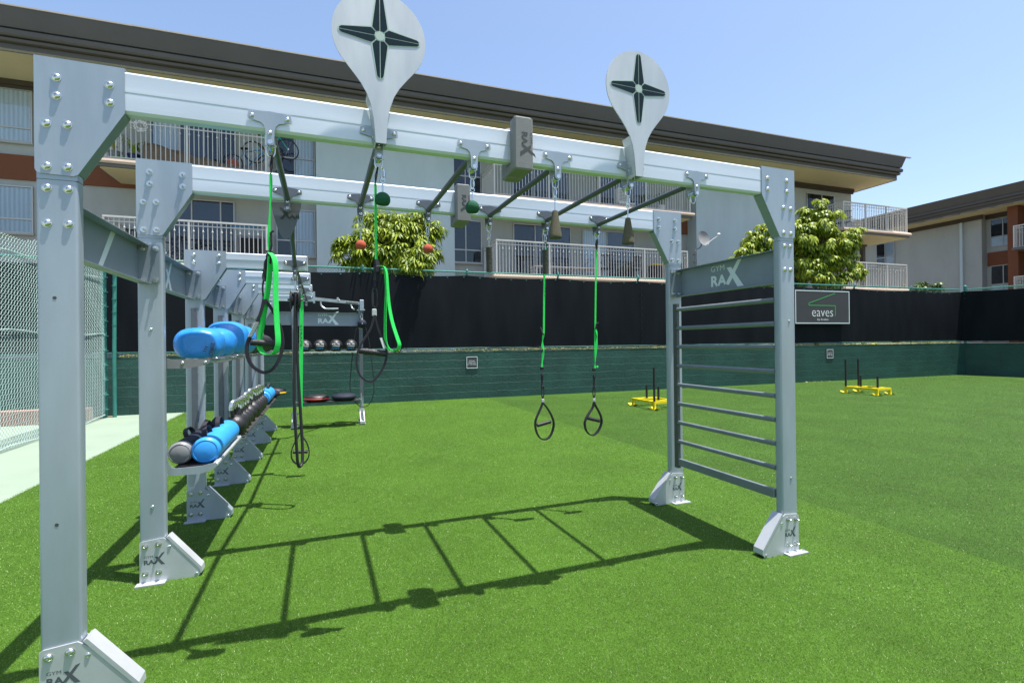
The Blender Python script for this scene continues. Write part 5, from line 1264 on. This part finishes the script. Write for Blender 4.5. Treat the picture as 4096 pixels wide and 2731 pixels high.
# fifth strap further along the row
y5 = YK[3]+.03
t = thing('suspension_strap', 'green strap hanging behind the black pulley rope in the storage row', 'suspension strap', (-.206, y5, 1.93), 0, 'green suspension straps')
MB().ribbon(P3([(-.205, 1.93), (-.195, 1.82), (-.205, 1.3), (-.213, .90), (-.213, .73)], y5), (.019, .003, 0), .0014).build('strap', M['green_web'], t)
m_ = MB(); put_text(m_, 'STRAPS', (-.214, y5-.005, 1.61), (0, 0, -1), (1, 0, 0), .23, .022, .01); m_.build('lettering', M['engrave'], t)
MB().ribbon(P3([(-.213, .74), (-.210, .62), (-.216, .48)], y5), (.008, .004, 0), .003).build('tether', M['webbing'], t)
handle(t, y5, (-.216, .485), [(-.25, .41), (-.285, .35), (-.310, .27), (-.305, .20), (-.27, .15), (-.225, .135), (-.18, .15), (-.145, .20), (-.137, .27), (-.16, .36), (-.195, .42)], (-.295, .27), (-.150, .262), .018, (0, .016, 0), .006)

# pulley trainer with thick endless rope
yp = YK[2]+.03
t = thing('pulley_trainer', 'black pulley with thick endless black rope hanging from the storage row', 'pulley trainer', (-.206, yp, 1.94))
pm = MB().tube([(-.206, yp, 1.945), (-.206, yp, 1.87)], .006).build('hook', M['bolt'], t)
for sx in (-1, 1):
    MB().lathe([(.001, .020), (.045, .020), (.078, .024), (.083, .030), (.083, .034), (.06, .042), (.001, .046)], (-.208, yp, 1.785), (sx, 0, 0), 24).build('side_cover', M['black'], t, smooth=40)
MB().lathe([(.06, -.018), (.04, -.008), (.04, .008), (.06, .018)], (-.208, yp, 1.785), (1, 0, 0), 20).lathe([(.010, -.060), (.010, .060)], (-.208, yp, 1.785), (1, 0, 0), 10).build('wheel', M['bracket'], t, smooth=40)
MB().box(-.24, -.176, yp-.055, yp-.03, 1.845, 1.853).lathe([(.006, 0), (.006, .02)], (-.235, yp-.04, 1.853), n=8).lathe([(.006, 0), (.006, .02)], (-.18, yp-.04, 1.853), n=8).build('frame', M['bolt'], t)
rp = [(-.207, yp+.05*math.sin(a), 1.80+.05*math.cos(a)) for a in [R(-90+30*i) for i in range(7)]]
rope = rp+[(-.199, yp+.052, 1.3), (-.168, yp+.045, .60), (-.165, yp+.03, .42), (-.172, yp+.012, .37), (-.186, yp-.01, .358), (-.198, yp-.03, .385), (-.206, yp-.045, .50), (-.222, yp-.055, .95), (-.214, yp-.055, 1.35)]
MB().tube(smoothp(rope, 4, True), .0125, 10, closed=True).build('rope', M['black'], t, smooth=60)
# ball with rope loop at the end of the arm
t = thing('rope_ball', 'black ball with a long thin rope loop hanging from the rear post', 'rope ball', (.67, YR-.03, 1.93))
MB().ball((.668, YR-.03, 1.757), .078, 22, 14).build('ball', M['navy'], t, smooth=80)
mb = MB(); carab(mb, (.665, YR-.03, 1.88), .09, .03, .006); mb.lathe([(.022, 0), (.012, .022)], (.668, YR-.03, 1.828), n=10).lathe([(.012, 0), (.004, .004)], (.668, YR-.107, 1.757), (0, -1, 0), 8); mb.build('link', M['bolt'], t, smooth=50)
lp = [(.66, 1.70), (.57, 1.66), (.52, 1.35), (.48, 1.0), (.455, .65), (.50, .45), (.60, .32), (.69, .292), (.78, .34), (.85, .50), (.86, .70), (.83, 1.05), (.79, 1.4), (.73, 1.68)]
MB().tube(smoothp([(a, YR-.035, z) for a, z in lp], 5, True), .0075, 6, closed=True).build('rope_loop', M['black'], t, smooth=60)

# ================================================================ STORED EQUIPMENT
def aqua(label, x, y, z, rx, ry, rz, seed, n=40, m=26, flat=.0):
    rs = random.Random(seed); ph = [rs.uniform(0, 6.28) for _ in range(4)]
    t = thing('aqua_ball', label, 'aqua ball', (x, y, z-rz), 0, 'blue aqua balls on the upper rack'); mb = MB(); vs_ = []
    for i in range(m+1):
        b = math.pi*i/m; 
        for k in range(n):
            a = 2*math.pi*k/n
            sy = math.copysign(abs(math.cos(b))**(.42 if (flat and b < math.pi/2) else .85), -math.cos(b)); sr = math.sin(b)**.74 if math.sin(b) > 0 else 0
            wr = 1+.012*math.sin(7*a+ph[0]+b*3)*math.sin(b*2)+.012*math.sin(3*a+ph[1])*math.cos(b)-.035*math.exp(-((b-1.05)/.06)**2)
            ca_, sa2 = math.cos(a), math.sin(a); dx = rx*sr*math.copysign(abs(ca_)**.8, ca_)*wr; dz = rz*sr*math.copysign(abs(sa2)**.8, sa2)*wr
            if dz < -.8*rz: dz = -.8*rz+(dz+.8*rz)*.35
            dimple = .12*ry*math.exp(-(sr/.5)**2) if i < m/2 else 0
            vs_.append((x+dx, y+ry*sy+dimple*flat, z+dz))
    mb.add(vs_, [(i*n+k, i*n+(k+1) % n, (i+1)*n+(k+1) % n, (i+1)*n+k) for i in range(m) for k in range(n)])
    mb.build('shell', M['blue'], t, smooth=80)
    MB().lathe([(.008, 0), (.010, .006), (.004, .008)], (x-.004, y-.02, z+rz*.985), n=10).build('valve', M['bluebag'], t, smooth=50)
    return t
t = aqua('blue water ball with black lettering, nearest on the upper rack', -.752, 3.85, 1.412, .140, .160, .108, 1, flat=.6)
m_ = MB(); put_text(m_, 'CORMAX', (-.655, 3.679, 1.318), (.16, .0, 1), (-1, 0, .16), .100, .026, .03); put_text(m_, 'AQUA BALL', (-.641, 3.681, 1.342), (.16, .0, 1), (-1, 0, .16), .045, .0085, .01)
for k in range(3): 
    q = Vector((-.712+k*.006, 3.679, 1.365+k*.013)); m_.add([q, q+Vector((.020, 0, -.004)), q+Vector((.022, 0, .001)), q+Vector((.004, 0, .006))], [(0, 1, 2, 3)])
m_.build('lettering', M['engrave'], t)
aqua('blue water ball, second along the upper rack and partly hidden by the first', -.745, 4.30, 1.418, .135, .175, .115, 2)
aqua('largest blue water ball, bulging highest on the upper rack', -.755, 4.88, 1.455, .165, .21, .152, 3)
aqua('blue water ball farthest back, just before the black balls', -.752, 5.50, 1.448, .150, .20, .145, 4)
def wallball(label, x, y, z, r_, group, num=None, rot=0.0):
    t = thing('medicine_ball', label, 'medicine ball', (x, y, z-r_), 0, group)
    MB().ball((x, y, z), r_, 28, 18).build('shell', M['kb'], t, smooth=80)
    sm = MB()
    for i in range(3):
        a0 = R(60*i+10); P = [Vector((x+r_*1.002*math.cos(b)*math.cos(a0), y+r_*1.002*math.cos(b)*math.sin(a0), z+r_*1.002*math.sin(b))) for b in [2*math.pi*k/32 for k in range(32)]]
        sm.tube(P, .0014, 4, closed=True)
    sm.build('seam', M['grip'], t)
    if num:
        d1 = MB(); 
        def on_s(u, v): # project to ball front (facing -Y)
            return Vector((x+u, y-math.sqrt(max(0, r_*r_-u*u-v*v))-.0015, z+v))
        def txt(mbb, body, u0, v0, w_, h_, bold):
            vs_, fs, W, H = text_geo(body, bold); mbb.add([on_s(u0+a/W*w_, v0+b/H*h_) for a, b in vs_], fs)
        txt(d1, num[0], -.062, .022, .042, .022, .03); txt(d1, 'lbs', -.018, .022, .016, .012, .02); txt(d1, num[1], .016, .024, .040, .018, .03)
        for k in range(9): 
            u = -.055+k*.0125; d1.add([on_s(u, -.006), on_s(u+.008, -.006), on_s(u+.011, .007), on_s(u+.003, .007)], [(0, 1, 2, 3)])
        d1.build('numbers', M['white_print'], t)
        d2 = MB(); txt(d2, 'LYFT', -.052, -.056, .104, .034, .03); d2.build('lettering', M['blue_print'], t)
    return t
for i, (x, nn, lb_) in enumerate(((-.262, ('8', '3.5kg'), 'black medicine ball half hidden by the green strap, rear rack'), (-.024, ('10', '4.5kg'), 'black medicine ball marked 10, rear rack'),
                                 (.228, ('12', '5.5kg'), 'black medicine ball marked 12 in full view, third on the rear rack'), (.470, ('12', '5.5kg'), 'black medicine ball marked 12, rightmost on the rear rack beside the post'))):
    wallball(lb_, x, YR-.125, 1.372, .110, 'black medicine balls', nn)
for i, y in enumerate((6.02, 6.30, 6.58, 6.86, 7.14, 7.42, 7.70)):
    wallball(('black medicine ball touching the last blue water ball on the upper rack', 'second black medicine ball behind the blue water balls', 'third black medicine ball behind the blue water balls',
              'fourth black medicine ball behind the blue water balls', 'fifth black medicine ball behind the blue water balls', 'sixth black medicine ball behind the blue water balls', 'last black medicine ball of the left upper rack')[i], -.752, y, 1.415, .122, 'black medicine balls')
# kettlebells
def kettle(x, y, z, s_, label):
    t = thing('kettlebell', label, 'kettlebell', (x, y, z), 0, 'kettlebells on the lower shelf')
    r_ = .083*s_; prof_ = [(.001, 0), (.055*s_, 0), (.062*s_, .004)]+[(r_*math.sin(R(a)), r_*.98-r_*math.cos(R(a))) for a in range(48, 172, 10)]+[(.001, r_*1.97)]
    MB().lathe(prof_, (x, y, z), n=30).build('body', M['kb'], t, smooth=60)
    zb = z+r_*1.70; hh = .285*s_-.012
    for sx in (-1, 1):
        leg = MB(); leg.tube([(x+sx*.017*s_, y+sx*.040*s_, zb), (x+sx*.023*s_, y+sx*.052*s_, z+hh*.80)], .0165*s_, 10)
        leg.build('horn', M['kb'], t, smooth=60)
    P = smoothp([(x+q*.42*s_, y+q*.91*s_, z+hh*h_) for q, h_ in ((-.0570, .76), (-.060, .88), (-.046, .985), (0, 1.0), (.046, .985), (.060, .88), (.0570, .76))], 4)
    MB().tube(P, .0175*s_, 12).build('handle', M['chrome'], t, smooth=60)
    return t
ord_ = ['nearest', 'second', 'third', 'fourth', 'fifth', 'sixth', 'seventh', 'eighth', 'ninth', 'farthest']
for i, y in enumerate((4.70, 4.885, 5.06, 5.235, 5.50, 5.80, 5.99, 6.18, 6.37, 6.58)):
    kettle(-.682 if i else -.672, y, .657, (1.02, .98, .97, .96, 1.0, 1.03, .98, .97, .97, .96)[i], 'black kettlebell with chrome handle, %s in the shelf row beyond the blue bag' % ord_[i])
# power bags
def bag(name, label, a, b, r_, m_body, m_end, loops, lm, bands=()):
    A_, B_ = Vector(a), Vector(b); ax = (B_-A_).normalized(); L = (B_-A_).length
    t = thing(name, label, 'training bag', (A_.x, A_.y, A_.z-r_), 0, 'training bags on the lower shelf')
    body = [(r_*.97, .012), (r_, .03)]+[(r_*(1+.012*math.sin(i*1.3)), .03+(L-.06)*i/12) for i in range(1, 12)]+[(r_, L-.03), (r_*.97, L-.012)]
    MB().lathe(body, A_, ax, 28).build('body', m_body, t, smooth=60)
    for (o_, s_) in ((A_, 1), (B_, -1)):
        e_ = MB(); e_.lathe([(.001, -.012), (r_*.45, -.010), (r_*.82, -.001), (r_*.96, .006), (r_*1.01, .014), (r_*1.01, .05), (r_*.985, .055)], o_, ax*s_, 28)
        e_.build('end_cap', m_end, t, smooth=60)
    for o_ in (A_,): MB().tube([o_+ax*.0+Vector((r_*.83*math.cos(q), 0, r_*.83*math.sin(q)))-ax*.003 for q in [2*math.pi*i/30 for i in range(30)]], .0018, 4, closed=True).build('seam', m_end, t)
    sd = ax.cross(Vector((0, 0, 1))).normalized()
    for (f, side, h_) in loops:
        c_ = A_+ax*(L*f); an = R(side); base_ = lambda q: c_+ax*q+(sd*math.sin(an)+Vector((0, 0, 1))*math.cos(an))*(r_*1.0)
        upv = (sd*math.sin(an)+Vector((0, 0, 1))*math.cos(an))
        P = smoothp([base_(-.085), base_(-.075)+upv*h_*.6, base_(-.03)+upv*h_, base_(.03)+upv*h_, base_(.075)+upv*h_*.6, base_(.085)], 4)
        MB().ribbon(P, sd*math.cos(an)*.014-Vector((0, 0, 1))*math.sin(an)*.014, .003).build('handle', lm, t, smooth=50)
    for f in bands:
        c_ = A_+ax*(L*f); MB().lathe([(r_*1.0, -.012), (r_*1.03, -.011), (r_*1.03, .011), (r_*1.0, .012)], c_, ax, 28).build('band', M['greyvinyl'] if m_body == M['navy'] else M['webbing'], t, smooth=30)
    return t
bag('power_bag', 'navy training bag with grey ends and black loops on the lower shelf', (-.846, 3.70, .722), (-.815, 4.56, .722), .070, M['navy'], M['greyvinyl'], [(.38, -20, .045), (.62, 15, .06), (.85, 25, .055)], M['webbing'], (.33, .72))
bag('power_bag', 'plain bright blue training bag with black handles, nearest on the lower shelf', (-.702, 3.69, .728), (-.702, 4.50, .728), .083, M['bluebag'], M['bluebag'], [(.20, -12, .055), (.66, -5, .06)], M['webbing'])
bag('power_bag', 'second blue training bag lying beyond the kettlebells', (-.690, 6.86, .742), (-.690, 7.62, .742), .085, M['bluebag'], M['bluebag'], [(.22, -35, .05), (.70, 10, .055)], M['webbing'])
def sanddisc(label, x, y, z, rx, trim, ax=(0, 0, 1)):
    t = thing('sand_disc', label, 'sand disc', (x, y, z), 0, 'sand discs on the shelves')
    prof_ = [(.001, 0), (rx*.6, .004), (rx*.9, .022), (rx, .045), (rx*.97, .070), (rx*.82, .097), (rx*.5, .113), (.001, .118)]
    MB().lathe(prof_, (x, y, z), ax, 30).build('body', M['navy'] if trim is None else M['kb'], t, smooth=60)
    if trim: MB().lathe([(rx*.995, .034), (rx*1.012, .036), (rx*1.012, .050), (rx*.98, .055)], (x, y, z), ax, 30).build('edge_trim', trim, t)
    return t
sanddisc('black sand disc with red edge on the rear lower shelf', -.085, YR-.155, .447, .195, M['red_trim'])
sanddisc('plain black sand disc next to the red edged one on the rear lower shelf', .350, YR-.155, .447, .205, None)
sanddisc('black sand disc with yellow edge at the far end of the kettlebell shelf', -.665, 8.12, .657, .17, M['yellow_trim'])
sanddisc('dark sand disc lying just before the yellow edged disc', -.70, 7.80, .657, .14, None)

# ================================================================ SLEDS
def sled(label, origin, ang):
    t = thing('push_sled', label, 'push sled', origin, ang, 'yellow push sleds on the turf', org=(0, 0, 0))
    LX, LY, H = .80, .52, .17       # long axis x, width y
    fr = MB()
    for y in (-LY/2, LY/2):
        P = [(0, .015), (.06, .015), (.06, .09), (.16, .125), (LX-.16, .125), (LX-.06, .09), (LX-.06, .015), (LX, .015), (LX, H), (0, H)]
        fr.xz(P, y-.018, y+.018)
    for x in (.02, LX-.02): fr.xz([(x-.018, .12), (x+.018, .12), (x+.018, H-.002), (x-.018, H-.002)], -LY/2+.019, LY/2-.019)
    fr.box(.21, .27, -LY/2+.019, LY/2-.019, .13, H-.003).box(LX-.19, LX-.13, -LY/2+.019, LY/2-.019, .13, H-.003)
    fr.build('frame', M['yellow'], t)
    for x in (0.03, LX-.03):
        for y in (-LY/2, LY/2):
            P = [(x-.13, .045), (x-.06, .006), (x+.06, .006), (x+.13, .045), (x+.13, .053), (x+.055, .015), (x-.055, .015), (x-.13, .053)]
            MB().xz(P, y-.045, y+.045).build('skid', M['yellow'], t)
    for (x, y, h_) in ((.03, -LY/2, .86), (.03, LY/2, .86), (.24, 0, .45), (LX-.16, 0, .45)):
        MB().tube([(x, y, H-.001), (x, y, h_)], .023, 12).build('push_pole', M['black'], t, smooth=40)
    return t
v_ = Vector((12.672-12.59, 8.224-8.982, 0)); 
sled('yellow push sled with all four black poles visible, near the banner', (12.84, 8.98, .004), math.atan2(-.99, .06))
sled('yellow push sled partly hidden behind the far ladder post', (6.52, 8.36, .004), R(90))
# small things on the ground and the wall
ls = scatter_leaves('fallen_leaves', M['litter'], lambda r: W2(r.uniform(14.0, 15.2), 12.12+r.uniform(-.05, .05), .02), 16, .035, 21); ls['kind'] = 'stuff'; ls['label'] = 'few dry leaves at the foot of the green wall'; ls['category'] = 'leaves'
ty = MB().tube(smoothp([W2(17.3, 12.3, 1.20), W2(17.45, 12.28, 1.21), W2(17.6, 12.3, 1.205), W2(17.62, 12.3, 1.25)], 3), .02, 8)
tag(ty.build('yellow_toy', M['yellow']), 'small yellow plastic piece lying on top of the green wall', 'plastic piece')
